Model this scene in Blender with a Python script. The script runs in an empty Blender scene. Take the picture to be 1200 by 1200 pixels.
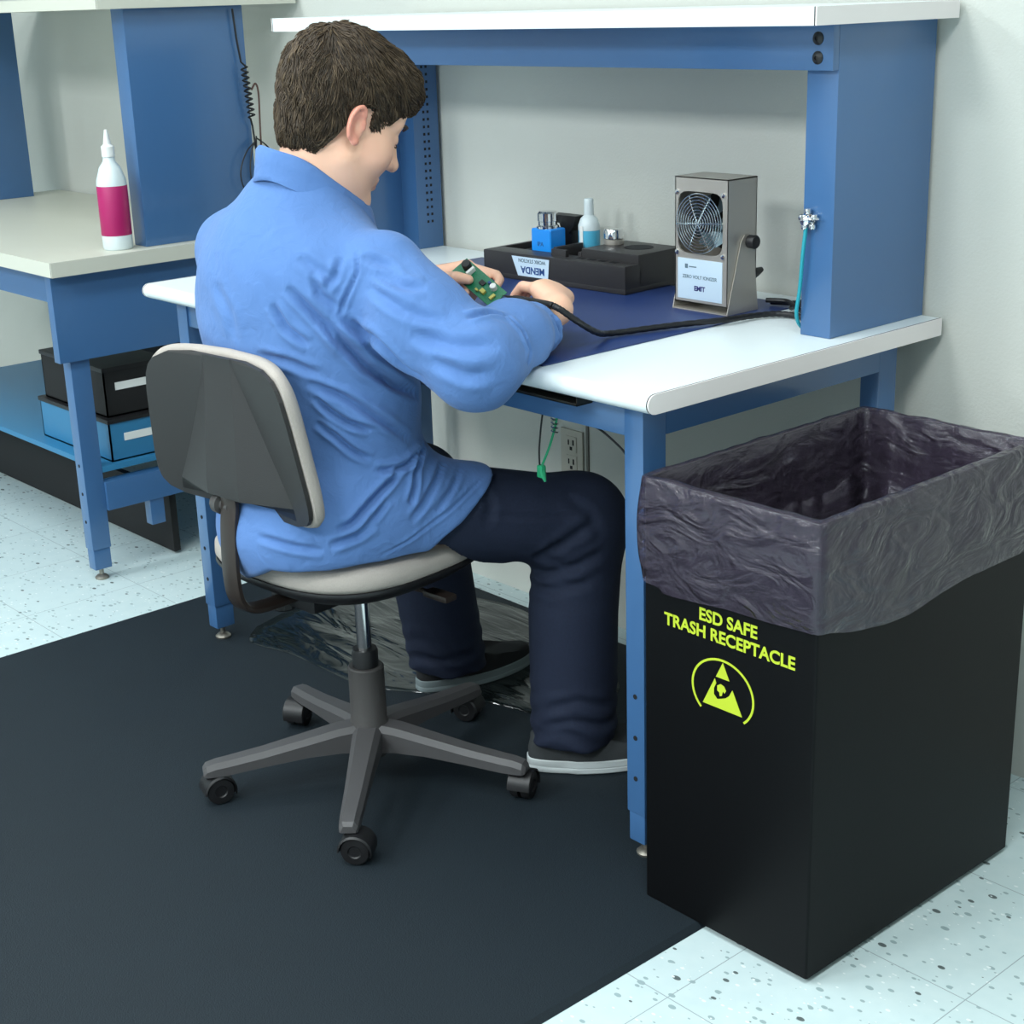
import bpy, bmesh, math, random
import numpy as np
from mathutils import Vector, Matrix
from mathutils.bvhtree import BVHTree
random.seed(7); rng = np.random.default_rng(7)
PI = math.pi
S = bpy.context.scene
COL = S.collection

# ------------------------------------------------------------------ camera
CAM = np.array([1.5450786, -1.6256827, 1.4030500]); YAW, PITCH, ROLL, FPX = 0.8523081, -0.3190608, -0.0324728, 1821.65
def cam_axes():
    f = np.array([-math.sin(YAW)*math.cos(PITCH), math.cos(YAW)*math.cos(PITCH), math.sin(PITCH)])
    r = np.array([math.cos(YAW), math.sin(YAW), 0.0]); u = np.cross(r, f)
    c, s = math.cos(ROLL), math.sin(ROLL)
    return c*r + s*u, -s*r + c*u, f
CR, CU, CF = cam_axes()
cd = bpy.data.cameras.new('camera'); cam = bpy.data.objects.new('camera', cd); COL.objects.link(cam)
cam.matrix_world = Matrix(((CR[0], CU[0], -CF[0], CAM[0]), (CR[1], CU[1], -CF[1], CAM[1]), (CR[2], CU[2], -CF[2], CAM[2]), (0, 0, 0, 1)))
cd.sensor_width = 36.0; cd.sensor_fit = 'HORIZONTAL'; cd.lens = FPX/1200*36.0; cd.clip_start = 0.05; cd.clip_end = 60
S.camera = cam

# ------------------------------------------------------------------ materials
def lin(c):
    return tuple(((x/255)/12.92 if x/255 <= 0.04045 else ((x/255+0.055)/1.055)**2.4) for x in c) + (1.0,)
def mat(name, col, rough=0.5, metal=0.0, bump=None, var=None, spec=0.5, sheen=0.0, coat=0.0, sss=0.0, attr=None):
    """bump=(scale, strength, distance)  var=(scale, amount): colour variation"""
    m = bpy.data.materials.new(name); m.use_nodes = True
    nt = m.node_tree; b = nt.nodes['Principled BSDF']
    b.inputs['Base Color'].default_value = lin(col); b.inputs['Roughness'].default_value = rough
    b.inputs['Metallic'].default_value = metal; b.inputs['Specular IOR Level'].default_value = spec
    if sheen: b.inputs['Sheen Weight'].default_value = sheen
    if coat: b.inputs['Coat Weight'].default_value = coat; b.inputs['Coat Roughness'].default_value = 0.15
    if sss:
        b.inputs['Subsurface Weight'].default_value = sss; b.inputs['Subsurface Radius'].default_value = (0.012, 0.005, 0.003); b.inputs['Subsurface Scale'].default_value = 1.0
    tc = nt.nodes.new('ShaderNodeTexCoord')
    if attr:
        a = nt.nodes.new('ShaderNodeAttribute'); a.attribute_name = attr
        nt.links.new(a.outputs['Color'], b.inputs['Base Color'])
    if var:
        n = nt.nodes.new('ShaderNodeTexNoise'); n.inputs['Scale'].default_value = var[0]; n.inputs['Detail'].default_value = 4
        nt.links.new(tc.outputs['Object'], n.inputs['Vector'])
        mx = nt.nodes.new('ShaderNodeMix'); mx.data_type = 'RGBA'
        c = lin(col); k = var[1]
        mx.inputs[6].default_value = tuple(x*(1-k) for x in c[:3]) + (1,); mx.inputs[7].default_value = tuple(min(1, x*(1+k)) for x in c[:3]) + (1,)
        nt.links.new(n.outputs['Fac'], mx.inputs[0]); nt.links.new(mx.outputs[2], b.inputs['Base Color'])
    if bump:
        n = nt.nodes.new('ShaderNodeTexNoise'); n.inputs['Scale'].default_value = bump[0]; n.inputs['Detail'].default_value = 3
        nt.links.new(tc.outputs['Object'], n.inputs['Vector'])
        bp = nt.nodes.new('ShaderNodeBump'); bp.inputs['Strength'].default_value = bump[1]; bp.inputs['Distance'].default_value = bump[2] if len(bump) > 2 else 0.002
        nt.links.new(n.outputs['Fac'], bp.inputs['Height']); nt.links.new(bp.outputs['Normal'], b.inputs['Normal'])
    return m
M = {}
M['blue'] = mat('blue_powder_coat', (60, 101, 147), 0.36, bump=(600, 0.12, 0.001), coat=0.5)
M['hole'] = mat('dark_hole', (12, 14, 18), 0.8)
M['lam'] = mat('white_laminate', (226, 235, 236), 0.30, bump=(900, 0.05, 0.0005))
M['edge'] = mat('edge_band', (232, 226, 224), 0.45)
M['seam'] = mat('edge_seam', (52, 46, 46), 0.7)
M['lam2'] = mat('beige_laminate', (206, 206, 192), 0.4)
M['steel'] = mat('brushed_steel', (196, 190, 180), 0.40, 0.65, bump=(300, 0.1, 0.0005))
M['chrome'] = mat('chrome', (225, 225, 225), 0.12, 1.0)
M['zinc'] = mat('zinc_foot', (150, 145, 135), 0.4, 0.8)
M['black'] = mat('black_plastic', (22, 22, 24), 0.45)
M['blackm'] = mat('black_matte', (16, 16, 17), 0.75)
M['dmat'] = mat('blue_vinyl_mat', (32, 55, 108), 0.42, bump=(700, 0.2, 0.0008), var=(60, 0.08))
M['fmat'] = mat('dark_rubber_mat', (20, 31, 38), 0.66, bump=(420, 0.5, 0.002), var=(7, 0.10), spec=0.35)
M['wallfar'] = mat('far_wall_paint', (172, 176, 178), 0.85)
M['wall'] = mat('painted_wall', (204, 206, 198), 0.8, bump=(180, 0.35, 0.002))
M['ceil'] = mat('ceiling_paint', (225, 228, 228), 0.9)
M['tray'] = mat('black_tray_plastic', (40, 38, 39), 0.42, bump=(800, 0.3, 0.001))
M['bottle'] = mat('blue_bottle_plastic', (22, 140, 232), 0.35)
M['pale'] = mat('pale_translucent_plastic', (214, 226, 228), 0.3)
M['cyan'] = mat('cyan_liquid', (84, 178, 212), 0.3)
M['labelp'] = mat('pale_label', (196, 216, 232), 0.5)
M['ink'] = mat('blue_ink', (30, 70, 130), 0.6)
M['ink2'] = mat('navy_ink', (44, 44, 110), 0.6)
M['inkg'] = mat('grey_ink', (96, 118, 130), 0.6)
M['yellow'] = mat('yellow_print', (182, 200, 44), 0.6)
M['trash'] = mat('black_corrugated_plastic', (8, 9, 11), 0.46, bump=(250, 0.08, 0.001), spec=0.14)
M['pcb'] = mat('green_solder_mask', (26, 112, 78), 0.35, var=(350, 0.5))
M['pcb2'] = mat('gold_part', (190, 180, 90), 0.4)
M['white'] = mat('white_plastic', (228, 230, 226), 0.4)
M['grn'] = mat('green_cord', (40, 160, 110), 0.45)
M['teal'] = mat('teal_wire', (26, 150, 165), 0.4)
M['cord'] = mat('black_cord', (20, 21, 24), 0.5)
M['chgrey'] = mat('chair_shell_plastic', (66, 64, 63), 0.5, bump=(900, 0.35, 0.001))
M['chshell'] = mat('chair_back_shell_plastic', (38, 37, 37), 0.5, bump=(900, 0.35, 0.001))
M['chbase'] = mat('chair_base_plastic', (74, 73, 74), 0.48, bump=(700, 0.2, 0.001))
M['chbar'] = mat('bronze_bar', (52, 44, 40), 0.38, 0.3)
M['fabric'] = mat('grey_upholstery', (176, 168, 160), 0.9, bump=(900, 0.6, 0.002), var=(500, 0.12))
M['magenta'] = mat('magenta_label', (170, 22, 96), 0.45)
M['tealbox'] = mat('teal_grey_plastic', (96, 140, 142), 0.5)
M['shelfin'] = mat('teal_blue_shelf', (48, 118, 160), 0.4)
M['outlet'] = mat('outlet_plate', (188, 184, 170), 0.5)
M['grille'] = mat('chrome_wire', (215, 225, 228), 0.22, 1.0)
M['skin0'] = mat('skin_plain', (222, 170, 140), 0.5)

def floor_material():
    m = bpy.data.materials.new('speckled_vinyl_tile'); m.use_nodes = True; nt = m.node_tree; b = nt.nodes['Principled BSDF']
    tc = nt.nodes.new('ShaderNodeTexCoord')
    def speck(scale, thr, seed):
        v = nt.nodes.new('ShaderNodeTexVoronoi'); v.inputs['Scale'].default_value = scale; v.inputs['Randomness'].default_value = 1
        mp = nt.nodes.new('ShaderNodeMapping'); mp.inputs['Location'].default_value = (seed, seed*1.7, 0); mp.inputs['Scale'].default_value = (1, 1.6, 1); mp.inputs['Rotation'].default_value = (0, 0, seed)
        nt.links.new(tc.outputs['Object'], mp.inputs['Vector']); nt.links.new(mp.outputs['Vector'], v.inputs['Vector'])
        # random size per cell
        sub = nt.nodes.new('ShaderNodeMath'); sub.operation = 'MULTIPLY'; sub.inputs[1].default_value = thr
        sp = nt.nodes.new('ShaderNodeSeparateColor'); nt.links.new(v.outputs['Color'], sp.inputs['Color'])
        pw = nt.nodes.new('ShaderNodeMath'); pw.operation = 'POWER'; pw.inputs[1].default_value = 3; nt.links.new(sp.outputs['Red'], pw.inputs[0])
        nt.links.new(pw.outputs[0], sub.inputs[0])
        lt = nt.nodes.new('ShaderNodeMath'); lt.operation = 'LESS_THAN'; nt.links.new(v.outputs['Distance'], lt.inputs[0]); nt.links.new(sub.outputs[0], lt.inputs[1])
        return lt.outputs[0]
    def mixc(fac, a, c):
        mx = nt.nodes.new('ShaderNodeMix'); mx.data_type = 'RGBA'; nt.links.new(fac, mx.inputs[0])
        if isinstance(a, tuple): mx.inputs[6].default_value = a
        else: nt.links.new(a, mx.inputs[6])
        mx.inputs[7].default_value = c; return mx.outputs[2]
    n = nt.nodes.new('ShaderNodeTexNoise'); n.inputs['Scale'].default_value = 30; nt.links.new(tc.outputs['Object'], n.inputs['Vector'])
    c0 = mixc(n.outputs['Fac'], lin((206, 222, 222)), lin((192, 212, 214)))
    c1 = mixc(speck(55, 0.42, 1.3), c0, lin((150, 172, 174)))
    c2 = mixc(speck(28, 0.24, 4.1), c1, lin((92, 104, 104)))
    c3 = mixc(speck(70, 0.30, 7.7), c2, lin((226, 236, 236)))
    br = nt.nodes.new('ShaderNodeTexBrick'); br.offset = 0; br.inputs['Scale'].default_value = 1; br.inputs['Brick Width'].default_value = 0.305; br.inputs['Row Height'].default_value = 0.305; br.inputs['Mortar Size'].default_value = 0.0009
    nt.links.new(tc.outputs['Object'], br.inputs['Vector'])
    c4 = mixc(br.outputs['Fac'], c3, lin((150, 166, 170)))
    nt.links.new(c4, b.inputs['Base Color']); b.inputs['Roughness'].default_value = 0.35
    return m
M['floor'] = floor_material()

# ------------------------------------------------------------------ mesh helpers
class MB:
    def __init__(s): s.bm = bmesh.new()
    def poly(s, vs, faces):
        v = [s.bm.verts.new(x) for x in vs]
        for f in faces:
            try: s.bm.faces.new([v[i] for i in f])
            except ValueError: pass
        return v
    def box(s, lo, hi, bev=0.0, seg=2, rot=None, piv=None):
        b2 = bmesh.new(); bmesh.ops.create_cube(b2, size=1)
        c = [(a+b)/2 for a, b in zip(lo, hi)]; d = [b-a for a, b in zip(lo, hi)]
        for v in b2.verts: v.co = Vector((c[0]+v.co.x*d[0], c[1]+v.co.y*d[1], c[2]+v.co.z*d[2]))
        if bev: bmesh.ops.bevel(b2, geom=list(b2.edges), offset=bev, segments=seg, profile=0.7, affect='EDGES', clamp_overlap=True)
        s.add(b2, rot, piv if piv is not None else c)
        return s
    def add(s, b2, rot=None, piv=None):
        if rot is not None:
            R = rot if isinstance(rot, Matrix) else Matrix.Rotation(rot, 4, 'Z')
            p = Vector(piv)
            for v in b2.verts: v.co = R.to_3x3() @ (v.co-p) + p
        me = bpy.data.meshes.new('t'); b2.to_mesh(me); b2.free(); s.bm.from_mesh(me); bpy.data.meshes.remove(me)
    def tube(s, pts, r, n=10, caps=True, flat=None, closed=False):
        """swept tube; r scalar or list; flat=(normal, ratio) squashes"""
        P = [Vector(p) for p in pts]; k = len(P)
        R = r if isinstance(r, (list, tuple)) else [r]*k
        T = []
        for i in range(k):
            a = P[(i-1) % k] if (i > 0 or closed) else P[i]; b = P[(i+1) % k] if (i < k-1 or closed) else P[i]
            T.append((b-a).normalized())
        up = Vector((0, 0, 1)) if abs(T[0].z) < 0.9 else Vector((1, 0, 0))
        N = (up - T[0]*up.dot(T[0])).normalized(); rings = []
        for i in range(k):
            N = (N - T[i]*N.dot(T[i]))
            N = N.normalized() if N.length > 1e-6 else T[i].orthogonal().normalized()
            B = T[i].cross(N)
            rings.append([s.bm.verts.new(P[i] + (N*math.cos(2*PI*j/n) + B*math.sin(2*PI*j/n))*R[i]) for j in range(n)])
        for i in range(k if closed else k-1):
            a, b = rings[i], rings[(i+1) % k]
            for j in range(n): s.bm.faces.new((a[j], a[(j+1) % n], b[(j+1) % n], b[j]))
        if caps and not closed:
            s.bm.faces.new(rings[0][::-1]); s.bm.faces.new(rings[-1])
        return s
    def lathe(s, prof, n=24, M4=None):
        """profile [(r,z)..] around local z, optional matrix"""
        M4 = M4 or Matrix.Identity(4); rings = []
        for r, z in prof:
            if r < 1e-6: rings.append([s.bm.verts.new(M4 @ Vector((0, 0, z)))])
            else: rings.append([s.bm.verts.new(M4 @ Vector((r*math.cos(2*PI*j/n), r*math.sin(2*PI*j/n), z))) for j in range(n)])
        for a, b in zip(rings, rings[1:]):
            for j in range(n):
                q = [a[j % len(a)], a[(j+1) % n % len(a)], b[(j+1) % n % len(b)], b[j % len(b)]]
                u = []
                for x in q:
                    if x not in u: u.append(x)
                if len(u) > 2:
                    try: s.bm.faces.new(u)
                    except ValueError: pass
        if len(rings[0]) > 1: s.bm.faces.new(rings[0][::-1])
        if len(rings[-1]) > 1: s.bm.faces.new(rings[-1])
        return s
    def prism(s, pts2, fn, d0, d1):
        """extrude polygon pts2 (a,b) between depths: fn(a,b,d)->xyz"""
        n = len(pts2); a = [s.bm.verts.new(fn(p[0], p[1], d0)) for p in pts2]; b = [s.bm.verts.new(fn(p[0], p[1], d1)) for p in pts2]
        s.bm.faces.new(a[::-1]); s.bm.faces.new(b)
        for i in range(n): s.bm.faces.new((a[i], a[(i+1) % n], b[(i+1) % n], b[i]))
        return s
    def build(s, name, m, parent=None, smooth=40, origin=None, kind=None, label=None):
        bm = s.bm; bmesh.ops.recalc_face_normals(bm, faces=list(bm.faces)); bm.normal_update()
        if smooth:
            for f in bm.faces: f.smooth = True
            for e in bm.edges:
                e.smooth = (len(e.link_faces) == 2 and e.calc_face_angle(PI) < math.radians(smooth))
        me = bpy.data.meshes.new(name); bm.to_mesh(me); bm.free()
        for x in (m if isinstance(m, (list, tuple)) else [m]): me.materials.append(x)
        return link(name, me, parent, origin, kind, label)
def wloc(o):
    v = Vector((0, 0, 0))
    while o is not None: v += o.location; o = o.parent
    return v
def link(name, me, parent=None, origin=None, kind=None, label=None):
    n = len(me.vertices); co = np.empty(n*3, np.float32); me.vertices.foreach_get('co', co); co = co.reshape(-1, 3)
    if origin is None:
        lo, hi = co.min(0), co.max(0); origin = (lo+hi)/2
        if parent is None: origin[2] = lo[2]
    origin = np.array(origin, np.float32); co = co - origin
    me.vertices.foreach_set('co', co.ravel()); me.update()
    o = bpy.data.objects.new(name, me); COL.objects.link(o)
    o.location = Vector([float(x) for x in origin])
    if parent is not None: o.parent = parent; o.location -= wloc(parent)
    if kind: o['kind'] = kind
    if label: o['label'] = label
    return o
def tag(o, label, cat, group=None):
    o['label'] = label; o['category'] = cat
    if group: o['group'] = group
    return o
def thing(name, loc, label, cat, group=None):
    o = bpy.data.objects.new(name, None); COL.objects.link(o); o.location = loc; o.empty_display_size = 0.05
    return tag(o, label, cat, group)
def spline(pts, n=8):
    P = [Vector(p) for p in pts]; out = []
    for i in range(len(P)-1):
        p0 = P[max(i-1, 0)]; p1 = P[i]; p2 = P[i+1]; p3 = P[min(i+2, len(P)-1)]
        for k in range(n):
            t = k/n
            out.append(0.5*((2*p1) + (p2-p0)*t + (2*p0-5*p1+4*p2-p3)*t*t + (3*p1-p0-3*p2+p3)*t**3))
    out.append(P[-1]); return out
def box(name, lo, hi, m, parent=None, bev=0.0015, rot=None, piv=None, **k):
    return MB().box(lo, hi, bev, rot=rot, piv=piv).build(name, m, parent, **k)
def text_mesh(body, size, origin, right, up, depth=0.0004, bold=0.0, align='CENTER'):
    """text as a thin solid on a plane, returned as a bmesh-ready MB"""
    cu = bpy.data.curves.new('txt', 'FONT'); cu.body = body; cu.size = size; cu.align_x = align; cu.align_y = 'BOTTOM_BASELINE'; cu.extrude = depth; cu.offset = bold; cu.resolution_u = 4
    o = bpy.data.objects.new('txt', cu); COL.objects.link(o)
    dg = bpy.context.evaluated_depsgraph_get(); me = bpy.data.meshes.new_from_object(o.evaluated_get(dg))
    bpy.data.objects.remove(o); bpy.data.curves.remove(cu)
    r, u = Vector(right), Vector(up); nn = r.cross(u); og = Vector(origin)
    for v in me.vertices: v.co = og + r*v.co.x + u*v.co.y + nn*v.co.z
    mb = MB(); mb.bm.from_mesh(me); bpy.data.meshes.remove(me); return mb

# ------------------------------------------------------------------ dimensions
H, L, D, TT = 0.838, 1.5123, 0.759, 0.031
ZS, TS, YS = 1.377, 0.028, 0.374
WALLY = D + 0.012

# ------------------------------------------------------------------ room
X0, X1, Y0 = -4.6, 3.2, -4.2; ZC = 2.75
def plane_box(name, lo, hi, m): 
    return MB().box(lo, hi).build(name, m, None, smooth=0, kind='structure')
plane_box('floor', (X0-.1, Y0-.1, -0.1), (X1+.1, WALLY+.1, 0), M['floor'])
plane_box('ceiling', (X0-.1, Y0-.1, ZC), (X1+.1, WALLY+.1, ZC+.1), M['ceil'])
plane_box('wall_back', (X0-.1, WALLY, 0), (X1+.1, WALLY+.1, ZC), M['wall'])
plane_box('wall_front', (X0-.1, Y0-.1, 0), (X1+.1, Y0, ZC), M['wallfar'])
plane_box('wall_left', (X0-.1, Y0, 0), (X0, WALLY, ZC), M['wallfar'])
plane_box('wall_right', (X1, Y0, 0), (X1+.1, WALLY, ZC), M['wallfar'])
# vertical raceway on the wall under the bench
plane_box('trim_1', (-0.926, WALLY-0.004, 0.05), (-0.919, WALLY, 0.80), mat('trim_grey', (110, 108, 100), 0.6))

# anti-fatigue mat: bevelled slab
mb = MB(); x0, x1, y0, y1, t = -1.711, 0.132, -1.55, 0.700, 0.009; e = 0.010
mb.poly([(x0, y0, 0.0003), (x1, y0, 0.0003), (x1, y1, 0.0003), (x0, y1, 0.0003), (x0+e, y0+e, t), (x1-e, y0+e, t), (x1-e, y1-e, t), (x0+e, y1-e, t)],
        [(3, 2, 1, 0), (4, 5, 6, 7), (0, 1, 5, 4), (1, 2, 6, 5), (2, 3, 7, 6), (3, 0, 4, 7)])
FM = 0.0093
o = mb.build('floor_mat', M['fmat'], smooth=0); tag(o, 'large dark grey rubber mat on the floor under the chair and bench', 'floor mat')

# ------------------------------------------------------------------ workbenches
def tabletop(par, x0, x1, y0, y1, zt, th, m, m_edge, bull=True, name='tabletop'):
    r = th/2; prof = []
    if bull:
        for k in range(9):
            a = PI/2 + PI*k/8; prof.append((y0+r+r*math.cos(a), zt-r+r*math.sin(a)))
        prof += [(y1, zt-th), (y1, zt)]
    else: prof = [(y0, zt), (y0, zt-th), (y1, zt-th), (y1, zt)]
    tb = MB().prism(prof, lambda a, b, d: (d, a, b), x0+.0050, x1-.0050).build(name, m, par, smooth=30)
    for nm, sx, d in (('edge_band', x1, -1), ('edge_band', x0, 1)):
        MB().prism(prof, lambda a, b, dd: (dd, a, b), sx+d*.0050, sx+d*.0025).build('edge_seam', M['seam'], tb, smooth=30)
        MB().prism(prof, lambda a, b, dd: (dd, a, b), sx+d*.0025, sx).build(nm, m_edge, tb, smooth=30)
    return tb
LW, LD = 0.0405, 0.052
def leg(par, xa, ya, h, fz, foot=True):
    o = MB().box((xa, ya, fz+.085), (xa+LW, ya+LD, h), 0.003).build('leg', M['blue'], par)
    MB().box((xa+.0025, ya+.0025, fz+.03), (xa+LW-.0025, ya+LD-.0025, fz+.087), 0.003).build('leg_extension', M['blue'], o)
    c = (xa+LW/2, ya+LD/2)
    T = Matrix.Translation((c[0], c[1], fz))
    MB().lathe([(0.0001, 0), (.017, 0), (.018, .004), (.012, .010), (.006, .012), (.006, .031), (.0001, .031)], 16, T).build('leveling_foot', M['zinc'], o)
    for z in (0.16, 0.235, 0.31):
        hb = MB(); hb.lathe([(0.0001, -.0006), (.0045, -.0006), (.0045, .0006), (0.0001, .0006)], 10, Matrix.Translation((xa+LW*.5, ya-.0001, z)) @ Matrix.Rotation(PI/2, 4, 'X')); hb.build('bolt_hole', M['hole'], o)
    return o
wb = thing('workbench', (-L/2, D/2, 0), 'blue steel workbench with white top and riser shelf where the man sits', 'workbench')
tabletop(wb, -L, 0, 0, D, H, TT, M['lam'], M['edge'])
AX, AY = 0.0565, 0.0475
for xa in (-L+AX, -AX-LW):
    for ya in (AY, D-0.05-LD):
        leg(wb, xa, ya, H-TT-.0005, FM if ya < .6 else FM)
ra, rb = H-TT-.058, H-TT-.0005
box('front_rail', (-L+AX+LW, AY+.004, ra), (-AX-LW, AY+.034, rb), M['blue'], wb)
box('back_rail', (-L+AX+LW, D-.05-LD+.01, ra), (-AX-LW, D-.06, rb), M['blue'], wb)
for xs in (-AX-.034, -L+AX): box('side_rail', (xs, AY+LD, ra), (xs+.034, D-.05-LD, rb), M['blue'], wb)
# pencil tray under the top
mb = MB(); px0, px1, py0, py1 = -0.42, -0.165, 0.012, 0.0465; pz = H-TT
mb.box((px0, py0, pz-.015), (px1, py1, pz-.0135)); mb.box((px0, py0, pz-.015), (px1, py0+.0015, pz-.011)); mb.box((px0, py1-.002, pz-.015), (px1, py1, pz-.0005)); mb.box((px1-.002, py0, pz-.015), (px1, py1, pz-.0005))
mb.build('pencil_tray', mat('dark_steel', (70, 66, 58), 0.35, 0.8), wb, smooth=0)
# uprights
UW, UX, UY = 0.0626, 0.0418, 0.489; ZU = ZS-TS
box('upright', (-UX-UW, UY, H+.0003), (-UX, D, ZU), M['blue'], wb)
mb = MB()
ux = -L+UX
mb.box((ux, UY, H+.0003), (ux+UW, UY+.02, ZU), .0012); mb.box((ux, UY+.02, H+.0003), (ux+.012, D-.07, ZU), .0012); mb.box((ux, D-.075, H+.0003), (ux+UW+.006, D, ZU), .0012)
up = mb.build('upright', M['blue'], wb)
sl = MB()
for i in range(26):
    z = H+.06+i*.017
    sl.box((ux+UW+.0055, D-.047, z), (ux+UW+.0064, D-.041, z+.006)); sl.box((ux+UW+.0055, D-.034, z), (ux+UW+.0064, D-.028, z+.006))
sl.build('slots', M['hole'], up, smooth=0)
bm_ = box('shelf_beam', (-L+UX, UY-.016, ZU-.072), (-UX, UY-.0005, ZU-.0005), M['blue'], wb)
for z in (ZU-.022, ZU-.052):
    for x in (-UX-.03, -L+UX+.03):
        T = Matrix.Translation((x, UY-.0155, z)) @ Matrix.Rotation(PI/2, 4, 'X')
        MB().lathe([(0.0001, 0), (.0105, 0), (.0105, .002), (.006, .005), (.0035, .0055), (.003, .0035), (.0001, .0035)], 16, T).build('bolt', M['black'], bm_)
tabletop(wb, -1.496, 0, YS, D, ZS, TS, M['lam'], M['edge'], bull=False, name='riser_shelf')

# neighbouring bench
NX = -1.95; NL = 1.5
nb = thing('workbench', (NX-NL/2, D/2, 0), 'blue workbench behind the man at the left, with a beige top and lower shelf', 'workbench')
tabletop(nb, NX-NL, NX, 0, D, H, TT+.004, M['lam2'], M['lam2'], bull=False)
for xa in (NX-.06-LW, NX-NL+.06):
    for ya in (AY, D-.05-LD): leg(nb, xa, ya, H-TT-.0045, 0)
box('side_apron', (NX-.075, .015, .585), (NX-.045, D-.02, H-TT-.0045), M['blue'], nb)
box('front_rail', (NX-NL+.06+LW, AY, H-TT-.085), (NX-.06-LW, AY+.03, H-TT-.0045), M['blue'], nb)
NU = 0.06
box('upright', (NX-.05-NU, .285, H+.0003), (NX-.05, .62, 1.408), M['blue'], nb)
box('upright', (NX-NL+.05, .285, H+.0003), (NX-NL+.05+NU, .62, 1.408), M['blue'], nb)
tabletop(nb, NX-NL, NX-.012, .20, D, 1.408+.028, .0278, M['lam2'], M['lam2'], bull=False, name='riser_shelf')
sh = box('lower_shelf', (NX-NL+.10, .10, .285), (NX-.06, D-.06, .30), M['shelfin'], nb)
box('shelf_back', (NX-NL+.10, D-.075, .30), (NX-.06, D-.062, .58), M['blackm'], sh)
box('stretcher', (NX-.09, AY+LD, .185), (NX-.05, D-.05-LD, .26), M['blue'], nb)
box('foot_bracket', (NX-.085, .22, .115), (NX-.055, .26, .185), M['blue'], nb)
box('lower_panel', (NX-NL+.10, .30, .008), (NX-.10, .32, .18), M['blackm'], nb)
# things stored on the lower shelf of the neighbouring bench
def bin_(name, lo, hi, m, lab, cat):
    t = thing(name, ((lo[0]+hi[0])/2, (lo[1]+hi[1])/2, lo[2]), lab, cat)
    w = .004; mb = MB(); mb.box(lo, (hi[0], hi[1], lo[2]+w))
    mb.box(lo, (lo[0]+w, hi[1], hi[2])); mb.box((hi[0]-w, lo[1], lo[2]), hi); mb.box((lo[0], lo[1], lo[2]), (hi[0], lo[1]+w, hi[2])); mb.box((lo[0], hi[1]-w, lo[2]), hi)
    mb.build('body', m, t, smooth=0)
    MB().box((lo[0]-.004, lo[1]-.004, hi[2]), (hi[0]+.004, hi[1]+.004, hi[2]+.012), .003).build('lid', M['black'], t)
    MB().box((hi[0], (lo[1]+hi[1])/2-.06, hi[2]-.05), (hi[0]+.002, (lo[1]+hi[1])/2+.05, hi[2]-.03), .0005).build('label_strip', M['white'], t, smooth=0)
    return t
bin_('storage_bin', (-2.42, .14, .3003), (-2.03, .34, .40), M['shelfin'], 'flat teal blue bin with a black lid on the lower shelf of the left bench', 'bin')
bin_('storage_bin', (-2.40, .15, .4126), (-2.05, .33, .53), M['blackm'], 'black lidded box lying on top of the teal blue bin', 'box')
for i, z in enumerate((0.4326, 0.4586)): pass

# ------------------------------------------------------------------ items on the neighbouring bench
def spray_bottle(x, y):
    t = thing('spray_bottle', (x, y, H+.0002), 'clear bottle with magenta label and pale neck on the left bench', 'bottle'); T = Matrix.Translation((x, y, H+.0004))
    MB().lathe([(.0001, 0), (.034, 0), (.037, .004), (.037, .035)], 28, T).build('base', M['pale'], t)
    MB().lathe([(.037, .0352), (.0375, .036), (.0375, .155), (.037, .156)], 28, T).build('label_wrap', M['magenta'], t)
    MB().lathe([(.037, .1562), (.036, .17), (.026, .20), (.015, .215), (.014, .225), (.0001, .225)], 28, T).build('shoulder', M['pale'], t)
    MB().lathe([(.016, .2255), (.016, .25), (.010, .255), (.004, .29), (.0001, .291)], 20, T).build('cap', M['white'], t)
spray_bottle(-2.035, .225)

# hanging cables beside the neighbouring riser
def cable(name, pts, r, m, label, cat='cable', n=6, sm=8, parts=None):
    return tag(MB().tube(spline(pts, sm), r, n).build(name, m), label, cat)
xc = NX-.0395; hel = []
top = [(xc, .585, 1.40), (xc, .590, 1.33), (xc, .598, 1.27)]
for i in range(60):
    a = 2*PI*i/6.0; hel.append((xc+.0088+.008*math.cos(a), .600+.008*math.sin(a)+i*.0002, 1.26-i*.0022))
low = [(xc, .617, 1.11), (xc+.004, .62, 1.04), (xc+.002, .616, .97)]
t = thing('cable', (xc, .6, 1.0), 'dark coiled cord hanging down the rear edge of the left blue panel', 'cable')
MB().tube([Vector(p) for p in top] + [Vector(p) for p in hel] + [Vector(p) for p in low], .0026, 6).build('coiled_cord', M['cord'], t)
MB().tube(spline([(xc+.001, .622, 1.20), (xc+.003, .634, 1.215), (xc+.003, .641, 1.19), (xc, .640, 1.11), (xc, .636, 1.00), (xc, .632, .95)]), .0028, 6).build('lead', mat('brown_lead', (96, 70, 62), 0.5), t)
t2 = thing('cable_loops', (xc+.004, .6, .95), 'thin dark wire loops dangling behind the man by the left panel', 'cable')
for (w, z0, dy) in ((.035, 1.045, -.045), (.024, 1.05, -.022), (.014, 1.055, -.004), (.03, 1.05, .045)):
    MB().tube(spline([(xc+.006, .622, z0+.03), (xc+.008, .622+dy*.8, z0), (xc+.010, .622+dy*1.3, z0-.05), (xc+.010, .622+dy, z0-.10), (xc+.006, .622, z0-.11)]), .0020, 6).build('wire', M['cord'], t2)

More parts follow.
